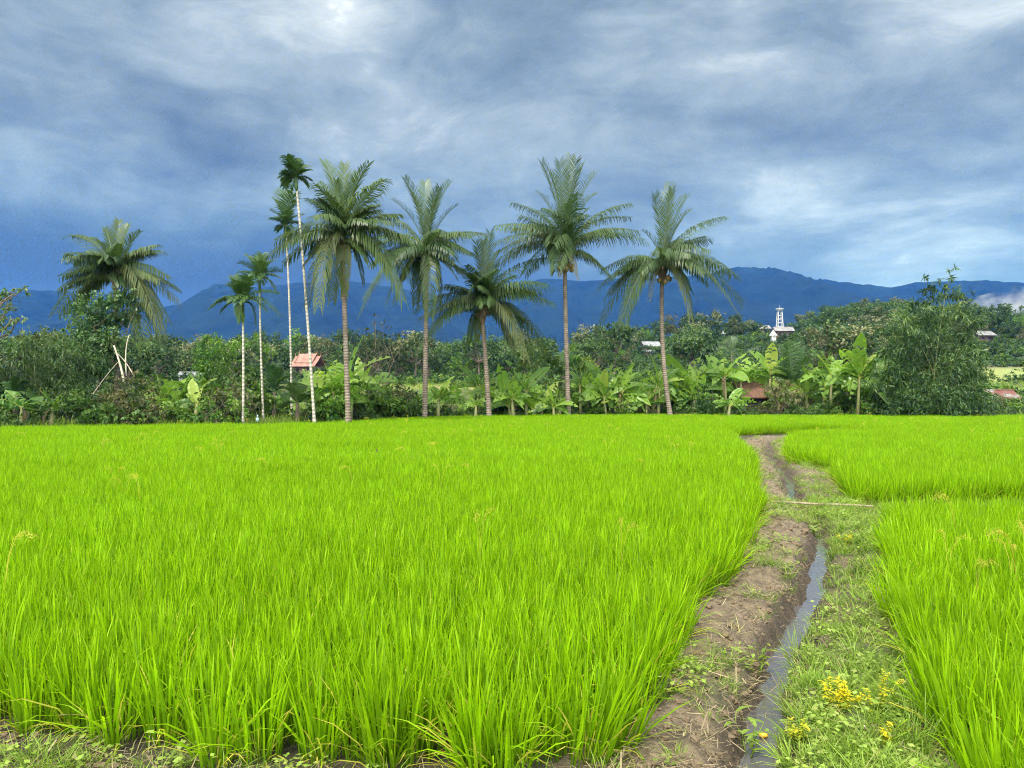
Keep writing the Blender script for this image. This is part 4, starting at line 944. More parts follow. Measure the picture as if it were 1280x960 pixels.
leafy('twiggy_tree', 'sparse twiggy grey green tree with many thin stems beside the tall coconut trunk', 'tree', 470, 52,
      [(465, 405, 9), (478, 412, 11), (455, 420, 10), (492, 420, 9), (470, 428, 12), (446, 436, 9), (500, 434, 8), (484, 440, 12), (458, 446, 11), (475, 458, 12), (495, 455, 8), (450, 462, 8), (470, 395, 5), (436, 424, 6), (508, 424, 5)],
      M['olive'], 210, .22, .075, .3, (.1, .6), stems=15, stem_r=.04, stem_name='stem')
leafy('broad_bush', 'tall dark bush behind the straight palm trunk, with thin pale leaves on top', 'bush', 685, 57,
      [(660, 455, 16), (680, 450, 16), (700, 460, 16), (668, 478, 18), (692, 484, 18), (655, 490, 16), (712, 490, 14), (680, 500, 18), (640, 478, 10), (665, 440, 8), (686, 438, 8), (726, 480, 9), (718, 462, 8), (652, 440, 6)],
      M['bush'], 330, .30, .13, .5, (.1, .75), stems=6, stem_r=.05)
leafy('leafy_sapling', 'pale leafy sapling with drooping sprays behind the straight trunk', 'tree', 728, 58, [(722, 446, 6), (734, 452, 8), (742, 458, 7), (728, 462, 9), (716, 436, 4), (738, 470, 9)], M['bright'], 480, .42, .12, .8, (.4, .8), stems=3, stem_r=.04)
leafy('vine_mound', 'narrow dark mound of creeper between the banana clump and hut', 'creeper', 878, 49.5, [(875, 488, 9), (872, 500, 12), (880, 508, 13), (868, 512, 11), (890, 513, 10), (876, 478, 5)], M['bush'], 700, .17, .1, .5, (0, .45), stems=3, stem_r=.04)
leafy('hanging_creeper', 'tangled olive creeper hanging over the hut between the banana plants', 'creeper', 972, 51.2, [(972, 482, 12), (985, 488, 12), (965, 495, 9), (995, 495, 12), (988, 505, 13), (1004, 508, 11), (978, 512, 7), (958, 484, 7)], M['olive'], 520, .24, .08, .9, (.2, .8), stems=5, stem_r=.035)
leafy('understorey_bush', 'dark low bush in the shade between the largest banana and the bamboo', 'bush', 1085, 51.5, [(1040, 508, 12), (1062, 506, 13), (1085, 502, 14), (1100, 494, 14), (1105, 508, 13), (1022, 510, 10), (1052, 494, 9), (1080, 514, 11)], M['bush'], 480, .22, .11, .5, (0, .5), stems=5, stem_r=.04)
# small palms among the bushes
def small_palm(name, px, py, Y, tips, label, m_, leaf, tint):
    base = P(px, 515, Y); base.z = tz(base.x, Y); C0 = P(px, py, Y)
    t = thing(name, base, label, 'palm tree'); mb = MB(); mb.tube([base - UP * .1, C0], [.12, .09], 8); mb.build('trunk', M['bark'], t, True, base)
    for tx, ty in tips:
        ln = math.hypot(tx - px, ty - py) / F_PX * Y
        frond_mesh(C0, P(tx, ty, Y + random.uniform(-.6, .6) * ln), leaf, 30, .4, tint + random.uniform(-.1, .12), .06, .45, .022, .4).build('frond', m_, t, False, base)
small_palm('young_palm', 990, 480, 52.5, [(990, 426), (978, 432), (1002, 434), (968, 446), (1014, 446), (984, 428), (1010, 462), (972, 460), (996, 428), (1020, 470), (962, 470), (1004, 450)], 'dark young palm with stiff upright fronds between two banana plants', M['areca'], .75, .14)
small_palm('young_palm', 343, 490, 43, [(338, 458), (350, 462), (330, 466), (360, 470), (325, 480), (362, 486), (345, 455), (332, 496), (356, 500)], 'dark young palm tucked between the pale areca trunks', M['areca'], .6, .12)
small_palm('young_palm', 372, 505, 38, [(365, 480), (378, 482), (356, 492), (390, 494), (352, 510), (395, 512), (372, 476), (384, 484), (360, 486)], 'bushy light green young palm at the foot of the leaning areca', M['areca'], .5, .45)
small_palm('young_palm', 705, 470, 59, [(700, 442), (714, 440), (690, 452), (724, 450), (688, 466), (728, 464), (708, 438)], 'young palm rising out of the dark bush near the straight trunk', M['areca'], .7, .3)
small_palm('young_palm', 915, 440, 150, [(908, 424), (920, 422), (902, 432), (930, 430), (900, 442), (932, 444), (914, 420), (906, 452), (926, 452)], 'single palm among the hillside trees below the village', M['coco'], 1.1, .2)
small_palm('young_palm', 20, 492, 35, [(10, 478), (32, 478), (0, 492), (40, 496), (22, 474), (5, 505), (48, 506)], 'low feathery palm in the shade of the thicket', M['areca'], .5, .1)

# scattered shrubs beyond the rice that nothing tells apart
proto_sh = []
for k, (m_, L_, W_) in enumerate((('bush', .20, .11), ('bright', .22, .11), ('olive', .17, .07), ('bamboo', .26, .06))):
    mb = MB(); cl = [(Vector((random.gauss(0, .55), random.gauss(0, .4), random.uniform(.35, 1.15))), random.uniform(.4, .62)) for q in range(8)]
    foliage(mb, cl, 620, L_, W_, .5, (.1, .8)); mbs = MB()
    for c, r in cl: mbs.tube(bent(Vector((random.gauss(0, .15), random.gauss(0, .15), -.15)), c, .2), [.028, .025, .022, .018, .012, .006], 5)
    proto_sh.append((mb.mesh('shrub leaves'), m_, mbs.mesh('shrub stems')))
    proto_sh[-1][0].materials.append(M[m_]); proto_sh[-1][2].materials.append(M['bark'])
SHL = ['dark leafy shrub in the tangle beyond the far edge of the rice', 'light green shrub in the tangle beyond the far edge of the rice', 'olive twiggy shrub in the tangle beyond the far edge of the rice', 'narrow leaved shrub in the tangle beyond the far edge of the rice']
SHG = ['dark shrubs beyond the rice', 'light green shrubs beyond the rice', 'olive shrubs beyond the rice', 'narrow leaved shrubs beyond the rice']
RIM = [(-200, 31.5), (0, 32), (150, 34), (330, 36.5), (420, 38), (500, 45), (600, 48), (700, 51.5), (1000, 51), (1280, 50), (1480, 50)]
def rim(px): return float(np.interp(px, [r[0] for r in RIM], [r[1] for r in RIM]))
spots = []
for q in range(170):
    px = random.uniform(-130, 1420) if q % 3 else random.uniform(400, 730); Y = rim(px) + random.choice((random.uniform(.4, 4), random.uniform(3, 18))); spots.append((px, Y, random.uniform(.6, 1.45)))
for q in range(46):
    px = random.uniform(560, 1120); spots.append((px, rim(px) + random.uniform(-.9, .2), random.uniform(.35, .75)))
for px, f, z in ((922, .9, .8), (946, 1.0, .75), (962, 1.1, .8), (1236, 6.5, .55), (1262, 6.5, .5)): spots.append((px, rim(px) + f, z))
for px in (505, 520, 575, 590, 1255, 1275, 1300): spots.append((px, rim(px) + random.uniform(.5, 2), .6))
for q, (px, Y, s_) in enumerate(spots):
    if 490 < px < 610 and Y > 48 : s_ *= .6
    if px > 1235: s_ *= .7
    k = random.choice((0, 1, 1, 2, 3, 0)); x_ = (px - 640) / F_PX * Y
    t = thing('shrub', (x_, Y, tz(x_, Y)), SHL[k], 'shrub', SHG[k], random.uniform(0, 6.28)); t.scale = (s_ * random.uniform(.9, 1.3), s_, s_ * random.uniform(.8, 1.15))
    a = bpy.data.objects.new('leaves', proto_sh[k][0]); COL.objects.link(a); a.parent = t
    a = bpy.data.objects.new('stem', proto_sh[k][2]); COL.objects.link(a); a.parent = t
# ground cover under them
gp2 = []
for k in range(4):
    rg = np.random.default_rng(400 + k); mb = MB(); blades(mb, 22, .16, (.25, .8), (.012, .03), (4, 40), (10, 80), (.1, .7), rg); gp2.append(mb.build('undergrowth_tuft', M['grass'], link=False))
rg = np.random.default_rng(11); n = 15000
px = rg.uniform(-140, 1420, n); Y = np.array([rim(p) for p in px]) + .2 + 75 * rg.random(n) ** 1.7; gx = (px - 640) / F_PX * Y
sc_ = rg.uniform(.6, 1.3, n)
scatter('undergrowth', hidden_collection('undergrowth tufts', gp2), np.stack([gx, Y, terrain(gx, Y)], 1), np.stack([np.zeros(n), np.zeros(n), rg.uniform(0, 6.28, n)], 1), np.stack([sc_] * 3, 1), rg.integers(0, 4, n), M['grass'], 'rough weedy undergrowth along the far edge of the rice', 'undergrowth')

# ------------------------------------------------------------------ woods on the plain and hill
def tree_proto(k, m_, shape, lf):
    mb = MB(); mt = MB(); rg = np.random.default_rng(500 + k)
    h = {'round': 9, 'tall': 11, 'flat': 8}[shape]; rw = {'round': 4.3, 'tall': 2.6, 'flat': 5.0}[shape]
    fk = Vector((rg.normal(0, .2), rg.normal(0, .2), h * .38)); mt.tube(bent(Vector((0, 0, -.6)), fk, .1), [.26, .23, .21, .2, .19, .18], 7)
    cl = []
    for q in range(13):
        a = rg.uniform(0, 6.28); rr = rw * math.sqrt(rg.random()) * .8; zz = h * (.45 + .5 * rg.random() * (1 - (rr / rw) ** 2 * .6))
        r = rg.uniform(1.0, 1.9) * (rw / 4.3) ** .5; c = Vector((rr * math.cos(a), rr * math.sin(a), zz)); cl.append((c, r))
        mt.tube(bent(fk, c, .15), [.13, .11, .09, .07, .05, .03], 5)
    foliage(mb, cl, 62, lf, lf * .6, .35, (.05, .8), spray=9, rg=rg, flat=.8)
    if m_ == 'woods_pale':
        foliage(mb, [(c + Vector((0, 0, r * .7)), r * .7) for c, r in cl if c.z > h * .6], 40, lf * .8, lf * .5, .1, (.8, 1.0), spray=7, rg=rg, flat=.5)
    a = mb.mesh('tree crown'); a.materials.append(M[m_]); b_ = mt.mesh('tree trunk'); b_.materials.append(M['bark'])
    return a, b_
TP = [tree_proto(0, 'woods', 'round', .62), tree_proto(1, 'woods', 'round', .55), tree_proto(2, 'woods', 'tall', .55), tree_proto(3, 'woods_pale', 'flat', .55), tree_proto(4, 'woods_pale', 'round', .6), tree_proto(5, 'woods', 'flat', .6), tree_proto(6, 'bright', 'round', .6), tree_proto(7, 'olive', 'round', .5)]
TL = ['dense round dark green tree in the woods behind the palms', 'bushy round mid green tree in the woods behind the palms', 'tall narrow tree in the woods behind the palms', 'spreading tree with pale flowering top in the woods behind the palms', 'round tree with buff coloured top in the woods behind the palms', 'low spreading green tree in the woods behind the palms', 'light yellowish green round tree in the woods behind the palms', 'grey olive round tree in the woods behind the palms']
TG = ['dense round woodland trees', 'bushy woodland trees', 'tall narrow woodland trees', 'pale topped woodland trees', 'buff topped woodland trees', 'spreading woodland trees', 'light green woodland trees', 'olive woodland trees']
def onhill(px, py, lo=120.0, hi=335.0):
    Yv = np.arange(lo, hi, .5); zr = H_CAM + (HZ - py) / F_PX * Yv; zt = terrain((px - 640) / F_PX * Yv, Yv)
    k = np.nonzero(zt >= zr)[0]
    return float(Yv[k[0]]) if len(k) else hi
CLEAR0 = [(815, 434, 300, 34), (950, 414, 300, 20), (978, 418, 300, 28), (975, 398, 320, 16), (1228, 426, 260, 18), (385, 450, 150, 26), (237, 470, 110, 24), (700, 432, 300, 12), (900, 420, 300, 14)]
CLEAR = [(a, b, (onhill(a, b + 7) if c > 200 else c), d) for a, b, c, d in CLEAR0]
for q in CLEAR: print('clear', q)
cand = []
Y = 88.0
while Y < 345:
    step = 5.6 + (Y - 88) * .012
    for x_ in np.arange(-.74 * Y - 6, .74 * Y + 6, step):
        cand.append((x_ + random.uniform(-.4, .4) * step, Y + random.uniform(-.4, .4) * step))
    Y += step * (1.0 + (Y - 88) * .006)
good = []
for x_, Y in cand:
    un = x_ / Y; px = un * F_PX + 640
    if un > .585 and Y < 205: continue                             # open terraces
    if -.33 < un < .05 and Y < 138: continue                       # ripe field
    if Y < 120 and un > -.2 and random.random() < .35: continue
    z_ = tz(x_, Y); top = z_ + 9.5
    sk = False
    for (hx, hy, hY, hw) in CLEAR:
        if abs(px - hx) < hw * .62 + 3.2 / Y * F_PX and Y < hY + 5:
            pt = HZ - (top - H_CAM) / Y * F_PX
            if Y > hY - 6 or pt < hy + 4: sk = True
    if sk: continue
    good.append((x_, Y, z_))
print('trees', len(good))
# those that show largest are objects of their own; the far rest is one mass
vis = sorted(good, key=lambda g: (g[1] + random.uniform(0, 60)))
own, rest = vis[:285], vis[285:]
for x_, Y, z_ in own:
    k = random.choices(range(8), (4, 4, 1.6, 1.0, .9, 2.5, 2.6, 1.2))[0]; s_ = random.uniform(.5, 1.2)
    if Y < 130: s_ *= .8
    t = thing('woodland_tree', (x_, Y, z_), TL[k], 'tree', TG[k], random.uniform(0, 6.28)); t.scale = (s_, s_, s_ * random.uniform(.8, 1.12))
    a = bpy.data.objects.new('crown', TP[k][0]); COL.objects.link(a); a.parent = t
    a = bpy.data.objects.new('trunk', TP[k][1]); COL.objects.link(a); a.parent = t
for px, Y, s_ in ((370, 143, .42), (386, 141, .36), (401, 143, .42), (228, 96, .36), (243, 95, .30), (806, 0, .5), (825, 0, .55), (985, 0, .5), (955, 0, .45), (1236, 0, .5)):
    if not Y: Y = onhill(px, 446 if px < 900 else (428 if px < 1100 else 440)) - 5
    x_ = (px - 640) / F_PX * Y; k = random.choice((0, 1)); t = thing('woodland_tree', (x_, Y, tz(x_, Y) - .5), TL[k], 'tree', TG[k], random.uniform(0, 6.28)); t.scale = (s_ * 1.2, s_ * 1.2, s_)
    a = bpy.data.objects.new('crown', TP[k][0]); COL.objects.link(a); a.parent = t
    a = bpy.data.objects.new('trunk', TP[k][1]); COL.objects.link(a); a.parent = t
wp = []
for k in range(8):
    o = bpy.data.objects.new('far_tree', TP[k][0]); wp.append(o)
n = len(rest); rg = np.random.default_rng(12)
if n:
    R = np.array(rest); s_ = rg.uniform(.62, 1.15, n)
    scatter('distant_woods', hidden_collection('far trees', wp), R, np.stack([np.zeros(n), np.zeros(n), rg.uniform(0, 6.28, n)], 1), np.stack([s_, s_, s_ * rg.uniform(.8, 1.1, n)], 1), rg.choice(8, n, p=[.24, .24, .08, .06, .05, .15, .12, .06]), M['woods'], 'unbroken woodland covering the far side of the hill', 'woods')
# low scrub covering the slopes between the trees
mb = MB(); cl = [(Vector((random.gauss(0, 1.6), random.gauss(0, 1.6), random.uniform(.2, 1.3))), random.uniform(.7, 1.2)) for q in range(9)]
foliage(mb, cl, 60, .5, .3, .3, (.1, .7), flat=.7); so1 = mb.build('scrub_patch', M['woods'], link=False)
mb = MB(); foliage(mb, cl, 60, .5, .26, .3, (.1, .75), flat=.6); so2 = mb.build('scrub_patch', M['bright'], link=False)
n = 5200; rg = np.random.default_rng(13); Y = 80 + 250 * rg.random(n) ** 1.2; un = rg.uniform(-.74, .74, n)
ok = ~((un > .585) & (Y < 165) & (rg.random(n) < .93)) & ~((un > -.33) & (un < .05) & (Y < 130) & (rg.random(n) < .97)); Y, un = Y[ok], un[ok]; n = len(Y)
s_ = rg.uniform(.5, 1.1, n)
scatter('scrub', hidden_collection('scrub patches', [so1, so2]), np.stack([un * Y, Y, terrain(un * Y, Y) - .1], 1), np.stack([np.zeros(n), np.zeros(n), rg.uniform(0, 6.28, n)], 1), np.stack([s_] * 3, 1), (rg.random(n) < .3).astype(int), M['woods'], 'low scrub covering the slopes between the trees', 'scrub')

# ------------------------------------------------------------------ buildings
def metal(name, c0, c1, c2=None, rough=.5):
    m, nt, out = new_mat(name); L = nt.links.new
    tc = N(nt, 'ShaderNodeTexCoord'); wv = N(nt, 'ShaderNodeTexWave', wave_type='BANDS', bands_direction='X'); wv.inputs['Scale'].default_value = 2.2; L(tc.outputs['Object'], wv.inputs['Vector'])
    nz = N(nt, 'ShaderNodeTexNoise'); nz.inputs['Scale'].default_value = 1.3; nz.inputs['Detail'].default_value = 5; L(tc.outputs['Object'], nz.inputs['Vector'])
    r = ramp(nt, [(.4, c0), (.6, c1)] if not c2 else [(.36, c0), (.5, c1), (.64, c2)]); L(nz.outputs['Fac'], r.inputs['Fac'])
    pb = N(nt, 'ShaderNodeBsdfPrincipled'); L(r.outputs['Color'], pb.inputs['Base Color']); pb.inputs['Roughness'].default_value = rough
    b = N(nt, 'ShaderNodeBump'); b.inputs['Strength'].default_value = .6; b.inputs['Distance'].default_value = .04; L(wv.outputs['Fac'], b.inputs['Height']); L(b.outputs[0], pb.inputs['Normal'])
    L(pb.outputs[0], out.inputs['Surface']); return m
RF = {'white': metal('pale sheet roof', (.17, .18, .19), (.27, .28, .29)), 'grey': metal('weathered grey roof', (.16, .16, .17), (.28, .27, .27)), 'rust': metal('rusty sheet roof', (.15, .05, .035), (.16, .095, .075), (.27, .27, .26)),
      'terracotta': metal('salmon tiled roof', (.25, .125, .095), (.34, .19, .15), rough=.7), 'thatch': plain_mat('old thatch', (.09, .055, .038), (.20, .10, .065), 6, .95, bump=.5)}
WL = {'dark': plain_mat('dark timber wall', (.05, .035, .028), (.10, .07, .055), 3, .85, stretch=(1, 1, .2)), 'white': plain_mat('whitewashed wall', (.58, .57, .54), (.74, .73, .70), 2, .8), 'brown': plain_mat('brown timber wall', (.13, .085, .06), (.22, .15, .10), 3, .85, stretch=(1, 1, .2)),
      'black': plain_mat('dark opening', (.008, .008, .008), (.015, .014, .013), 3, .9)}
def roof_shape(mb, w, d, z, rise, over, th=.1, hip=0.0):
    """gabled roof, ridge along x, two thick slopes"""
    hw, hd = w / 2 + over, d / 2 + over; rl = hw - hip
    for sg in (-1, 1):
        a = [(-hw, sg * hd, z), (hw, sg * hd, z), (rl, sg * .02, z + rise), (-rl, sg * .02, z + rise)]
        b = [(p[0], p[1], p[2] + th) for p in a]
        mb.add(a + b, [(0, 1, 2, 3), (7, 6, 5, 4), (0, 4, 5, 1), (1, 5, 6, 2), (2, 6, 7, 3), (3, 7, 4, 0)])
def house(name, label, cat, px, py, Y, w, d, hw, rise, roof, wall, yaw=0, windows=2, stilts=0.0, over=.5, group=None, ground=True):
    if Y > 200:
        Y1 = onhill(px, py); k = Y1 / Y; Y = Y1; w, d, hw, rise, over, stilts = w * k, d * k, hw * k, rise * k, over * k, stilts * k
    base = P(px, py, Y)
    gz = tz(base.x, base.y)
    t = thing(name, base, label, cat, group, yaw)
    mb = MB(); mb.box((0, 0, stilts + hw / 2), (w, d, hw))
    for sx in (-1, 1): mb.add([(sx * w / 2, -d / 2, stilts + hw), (sx * w / 2, d / 2, stilts + hw), (sx * w / 2, 0, stilts + hw + rise * .93)], [(0, 1, 2)])
    mb.build('wall', WL[wall], t)
    lo = min(0, gz - base.z) - .3
    for sx in (-1, 0, 1):
        for sy in (-1, 1):
            mb = MB(); mb.box((sx * (w / 2 - .2), sy * (d / 2 - .2), (lo + stilts) / 2), (.22, .22, stilts - lo)); mb.build('post', WL['brown'], t)
    mb = MB(); roof_shape(mb, w, d, stilts + hw, rise, over); mb.box((0, 0, stilts + hw + rise + .12), (w + 2 * over, .3, .12)); mb.build('roof', RF[roof], t)
    for q in range(windows):
        x_ = -w / 2 + (q + .7) * w / (windows + .4)
        mb = MB(); mb.box((x_, -d / 2 - .03, stilts + hw * .55), (w * .14, .06, hw * .4)); mb.build('window', WL['black'], t)
    mb = MB(); mb.box((w * .36, -d / 2 - .03, stilts + hw * .4), (.9, .06, hw * .8)); mb.build('door', WL['black'], t)
    return t
house('village_house', 'house on the hill with a pale white sheet roof, right behind the last palm trunk', 'house', 813, 440, 300, 6.0, 5, 2.0, 2.0, 'white', 'dark', .1)
house('lean_to', 'low pale roofed lean-to below the white roofed hillside house', 'shed', 811, 444, 292, 4, 3, 1.0, .8, 'white', 'brown', .1, 1)
house('village_house', 'low grey roofed house half hidden in trees, standing left of the white roofed one', 'house', 762, 440, 300, 6.0, 5, 2.0, 1.4, 'grey', 'dark', 0)
house('village_house', 'brown timber house with a grey roof beside the white water tower', 'house', 950, 419, 300, 6.4, 5, 2.3, 1.5, 'grey', 'brown', .05)
house('village_house', 'dark house with wide eaves just below the white water tower', 'house', 979, 423, 296, 6.4, 5.5, 2.6, 1.7, 'grey', 'dark', -.1, 3)
house('village_house', 'grey roof almost buried in trees below the leaning light pole', 'house', 898, 424, 290, 6.5, 5, 1.8, 1.3, 'grey', 'dark', .2)
house('hill_hut', 'dark hut on stilts among the trees beyond the bamboo clump', 'hut', 1228, 431, 260, 5.2, 4, 1.8, 1.5, 'grey', 'dark', .1, 2, 1.2, .8)
house('village_house', 'tiny pale wall and roof at the edge of the woods near the picture border', 'house', 1278, 424, 270, 3.5, 4, 1.9, .8, 'white', 'white', .1, 1)
house('white_building', 'small white walled building with a grey roof behind the young banana plant', 'building', 240, 482, 100, 2.6, 2.4, 1.1, .55, 'white', 'white', .15, 2, 0, .3)
house('field_hut', 'old hut with a reddish thatched roof and dark open front behind the banana plants', 'hut', 938, 512, 53.5, 1.9, 2.4, .8, 1.05, 'thatch', 'black', .08, 0, 0, .3)
house('field_hut', 'smaller brown hut half buried in creeper next to the thatched one', 'hut', 976, 512, 54, 1.5, 2, .8, .7, 'thatch', 'brown', -.05, 1, 0, .2)
house('rusty_shed', 'low shed with a striped rust red and grey sheet roof beyond the bamboo', 'shed', 1247, 507, 60, 1.7, 2.2, .45, .55, 'rust', 'brown', -.18, 1, .1, .25)
# temple-like hall with tiered salmon roof
base = P(385, 462, 150); t = thing('temple_hall', base, 'hall with a tiered salmon tiled roof and upturned gable tips among the trees', 'temple', None, -.25)
mb = MB(); mb.box((0, 0, -.6), (4.6, 3.6, 2.4)); mb.build('wall', WL['brown'], t)
for k, (w_, d_, z_, r_) in enumerate(((4.8, 4.2, .5, 2.0), (3.2, 3.0, 1.25, 1.75))):
    mb = MB(); roof_shape(mb, w_, d_, z_, r_, .25, .12); mb.build('roof', RF['terracotta'], t)
    for sx in (-1, 1):
        mb = MB(); xx = sx * (w_ / 2 + .25)
        for sy in (-1, 1): mb.tube([(xx, sy * (d_ / 2 + .35), z_ + .05), (xx, sy * .9, z_ + r_ * .62), (xx, 0, z_ + r_ + .15)], [.1, .09, .09], 6)
        mb.tube([(xx, 0, z_ + r_ + .1), (xx + sx * .12, 0, z_ + r_ + .45), (xx + sx * .05, 0, z_ + r_ + .8)], [.1, .07, .02], 6); mb.build('gable_finial', RF['terracotta'], t)
for q in (-1, 1):
    mb = MB(); mb.box((q * 1.2, -1.83, -.5), (.7, .06, 1.3)); mb.build('window', WL['black'], t)
# water tower
wt = plain_mat('white painted concrete', (.40, .42, .43), (.54, .55, .56), 3, .7)
TY = min(325, onhill(975, 412) + 12); base = P(975, 411, TY); t = thing('water_tower', base, 'white four legged water tower standing above the village on the hill', 'tower')
hT = 25.5 / F_PX * TY 
for sx in (-1, 1):
    for sy in (-1, 1):
        mb = MB(); mb.tube([(sx * 1.3, sy * 1.3, -3), (sx * .75, sy * .75, hT - 1.4)], [.22, .2], 6); mb.build('leg', wt, t)
for k in range(4):
    z_ = 1.0 + k * (hT - 2.4) / 4; r_ = 1.3 - .55 * (z_ + 3) / (hT + 1.6)
    mb = MB()
    for a, b in (((-1, -1), (1, -1)), ((1, -1), (1, 1)), ((1, 1), (-1, 1)), ((-1, 1), (-1, -1))): mb.tube([(a[0] * r_, a[1] * r_, z_), (b[0] * r_, b[1] * r_, z_)], [.13, .13], 5)
    mb.build('brace', wt, t)
mb = MB(); mb.tube([(0, 0, hT - 1.1), (0, 0, hT - .7), (0, 0, hT - .15), (0, 0, hT)], [.8, 1.3, 1.75, 1.6], 14); mb.build('tank', wt, t)
mb = MB(); mb.tube([(0, 0, hT - .1), (0, 0, hT + 1.4)], [.06, .04], 5); mb.build('mast', wt, t)
# small white spirit house below it
base = P(967, 425, onhill(967, 428)); t = thing('white_shrine', base, 'small white shrine with a pointed roof below the water tower', 'shrine')
mb = MB(); mb.box((0, 0, 0), (1.3, 1.3, 2.6)); mb.build('wall', wt, t)
mb = MB(); mb.tube([(0, 0, 1.3), (0, 0, 1.6), (0, 0, 2.6), (0, 0, 3.2)], [1.3, 1.15, .4, .05], 4); mb.build('roof', wt, t)
for (px, y0, y1, Y, lab) in ((920, 430, 403, 290, 'thin pale pole standing up out of the hillside trees near the brown house'), (752, 446, 421, 300, 'thin pale pole beside the low grey roofed house'), (309, 462, 439, 140, 'short white pole among trees behind the lowest areca')):
    if Y > 200: Y = onhill(px, y0)
    a = P(px, y0, Y); b = P(px, y1, Y); a.z = tz(a.x, a.y) - .3
    mb = MB(); mb.tube([a, b], [.10, .07], 6); o = mb.build('utility_pole', wt, None, True, a); tag(o, lab, 'pole')

# ------------------------------------------------------------------ things along the ditch and in the rice
def px_tube(name, pts, radii, m_, label, cat, group=None):
    mb = MB(); mb.tube(pts, radii, 7); o = mb.build(name, m_, None, True, pts[0]); tag(o, label, cat, group); return o
a = G(964, 628, .10); b = G(1090, 634, .10); a.z = .11; b.z = .12
mb = MB(); NN = 26
for q in range(NN):
    p = a.lerp(b, q / NN); p2 = a.lerp(b, (q + .9) / NN); r_ = .017 - .006 * q / NN
    p.z += .004 * math.sin(q * .4); p2.z += .004 * math.sin((q + .9) * .4)
    mb.tube([p, p2, a.lerp(b, (q + .95) / NN) + UP * .004 * math.sin((q + .95) * .4), a.lerp(b, (q + 1) / NN) + UP * .004 * math.sin((q + 1) * .4)], [r_, r_, r_ * 1.25, r_], 7)
tag(mb.build('bamboo_pole', plain_mat('old bamboo pole', (.24, .19, .12), (.42, .35, .24), 9, .7, stretch=(1, 1, 1)), None, True, a), 'thin bleached bamboo pole laid across the ditch', 'pole')
for (px, y0, y1, Y, dx, lab) in ((22, 551, 541, 27.5, 3, 'dark stake sticking up out of the rice near the left border'), (470, 573, 561, 17.3, -1, 'dark forked stake poking out of the middle of the rice')):
    a = P(px, y0, Y); b = P(px - dx, y1, Y); a.z = 0; c_ = P(px + 2, y1 + 3, Y)
    mb = MB(); mb.tube([a, a.lerp(b, .6), b], [.022, .02, .012], 6); mb.tube([a.lerp(b, .75), c_], [.012, .008], 5); tag(mb.build('stake', M['dark_stick'], None, True, a), lab, 'stake')
for q, (p0, p1, p2, lab) in enumerate((((155, 478), (150, 456), (142, 432), 'thick broken bamboo pole leaning, first of the bleached tangle'), ((158, 470), (157, 440), (161, 419), 'upright curved bleached pole in the tangle over the scrubby bush'), ((166, 468), (156, 452), (144, 440), 'thin bleached pole crossing behind the thick leaning one'), ((104, 513), (125, 480), (148, 452), 'long thin bleached pole slanting down to the rice edge'))):
    Y = 35.6 + q * .15; pts = [P(*p0, Y), P(*p1, Y), P(*p2, Y)]
    px_tube('bamboo_stick', [bez(pts[0], pts[1] * 2 - (pts[0] + pts[2]) * .5, pts[2], i / 8) for i in range(9)], [(.06, .035, .03, .022)[q] * (1 - .05 * i) for i in range(9)], M['dry_wood'], lab, 'pole', 'broken bamboo poles')
base = P(322, 528, 34.4); mb = MB(); mb.ball(base + UP * .13, (.075, .06, .10), 10, 8, lump=.16); mb.tube([base + UP * .22, base + UP * .29, base + UP * .34], [.045, .025, .045], 7)
tag(mb.build('plastic_sack', plain_mat('pale blue plastic', (.22, .38, .46), (.40, .52, .58), 12, .4), None, True, base), 'small tied pale blue plastic sack at the far edge of the rice', 'sack')
c_ = Vector((1.36, 4.18, -.143)); mb = MB(); mb.ball(c_, (.025, .018, .015), 12, 8, .8, .03)
of = mb.build('fruit', plain_mat('orange peel', (.75, .33, .02), (.85, .48, .05), 20, .4), None, True, c_); tag(of, 'small orange fruit floating in the ditch water', 'fruit')
mb = MB(); mb.tube([c_ + Vector((-.03, 0, .004)), c_ + Vector((-.045, .004, .006))], [.004, .003], 5); mb.build('stalk', M['dark_stick'], of, True, c_)

def flat_leaf(mb, b, d, ln, w_, tint, curl=.5):
    d = d.normalized(); S = d.cross(UP); S = S.normalized() if S.length > .1 else Vector((1, 0, 0)); prev = None
    for i in range(6):
        s = i / 5; p = b + d * ln * s - UP * curl * ln * s * s * .5; hw = w_ * .5 * math.sin(PI * min(1, .08 + s * .92) ** .8) + .0005
        up_ = S.cross(d) * hw * .25
        cur = [p - S * hw + up_, p, p + S * hw + up_]
        if prev: mb.add([tuple(v) for v in prev + cur], [(0, 1, 4, 3), (1, 2, 5, 4)], tint)
        prev = cur
def weed(name, label, cat, px, py, n, hgt, lw, ll, m_, tint, group=None, zg=None):
    g = G(px, py, .0); g.z = tz(g.x, g.y) - .01
    t = thing(name, g, label, cat, group); ms = MB(); ml = MB()
    for q in range(n):
        a = random.uniform(0, 6.28); top = g + Vector((math.cos(a) * hgt * random.uniform(.1, .5), math.sin(a) * hgt * random.uniform(.1, .5), hgt * random.uniform(.6, 1)))
        pts = bent(g + Vector((random.gauss(0, .015), random.gauss(0, .015), 0)), top, .15, 4); ms.tube(pts, [.004, .0035, .003, .0025, .002], 5, .4)
        for k in range(3): 
            a2 = random.uniform(0, 6.28); flat_leaf(ml, pts[4 - k], Vector((math.cos(a2), math.sin(a2), random.uniform(.1, .7))), ll * random.uniform(.7, 1.2), lw * random.uniform(.8, 1.2), random.uniform(*tint), random.uniform(.3, 1))
    ms.build('stem', M['grass'], t, True, g); ml.build('leaves', M[m_], t, True, g)
    return t
weed('broadleaf_weed', 'single broad-leaved weed at the foot of the rice on the bare bank', 'weed', 783, 912, 2, .16, .05, .07, 'grass', (.4, .7))
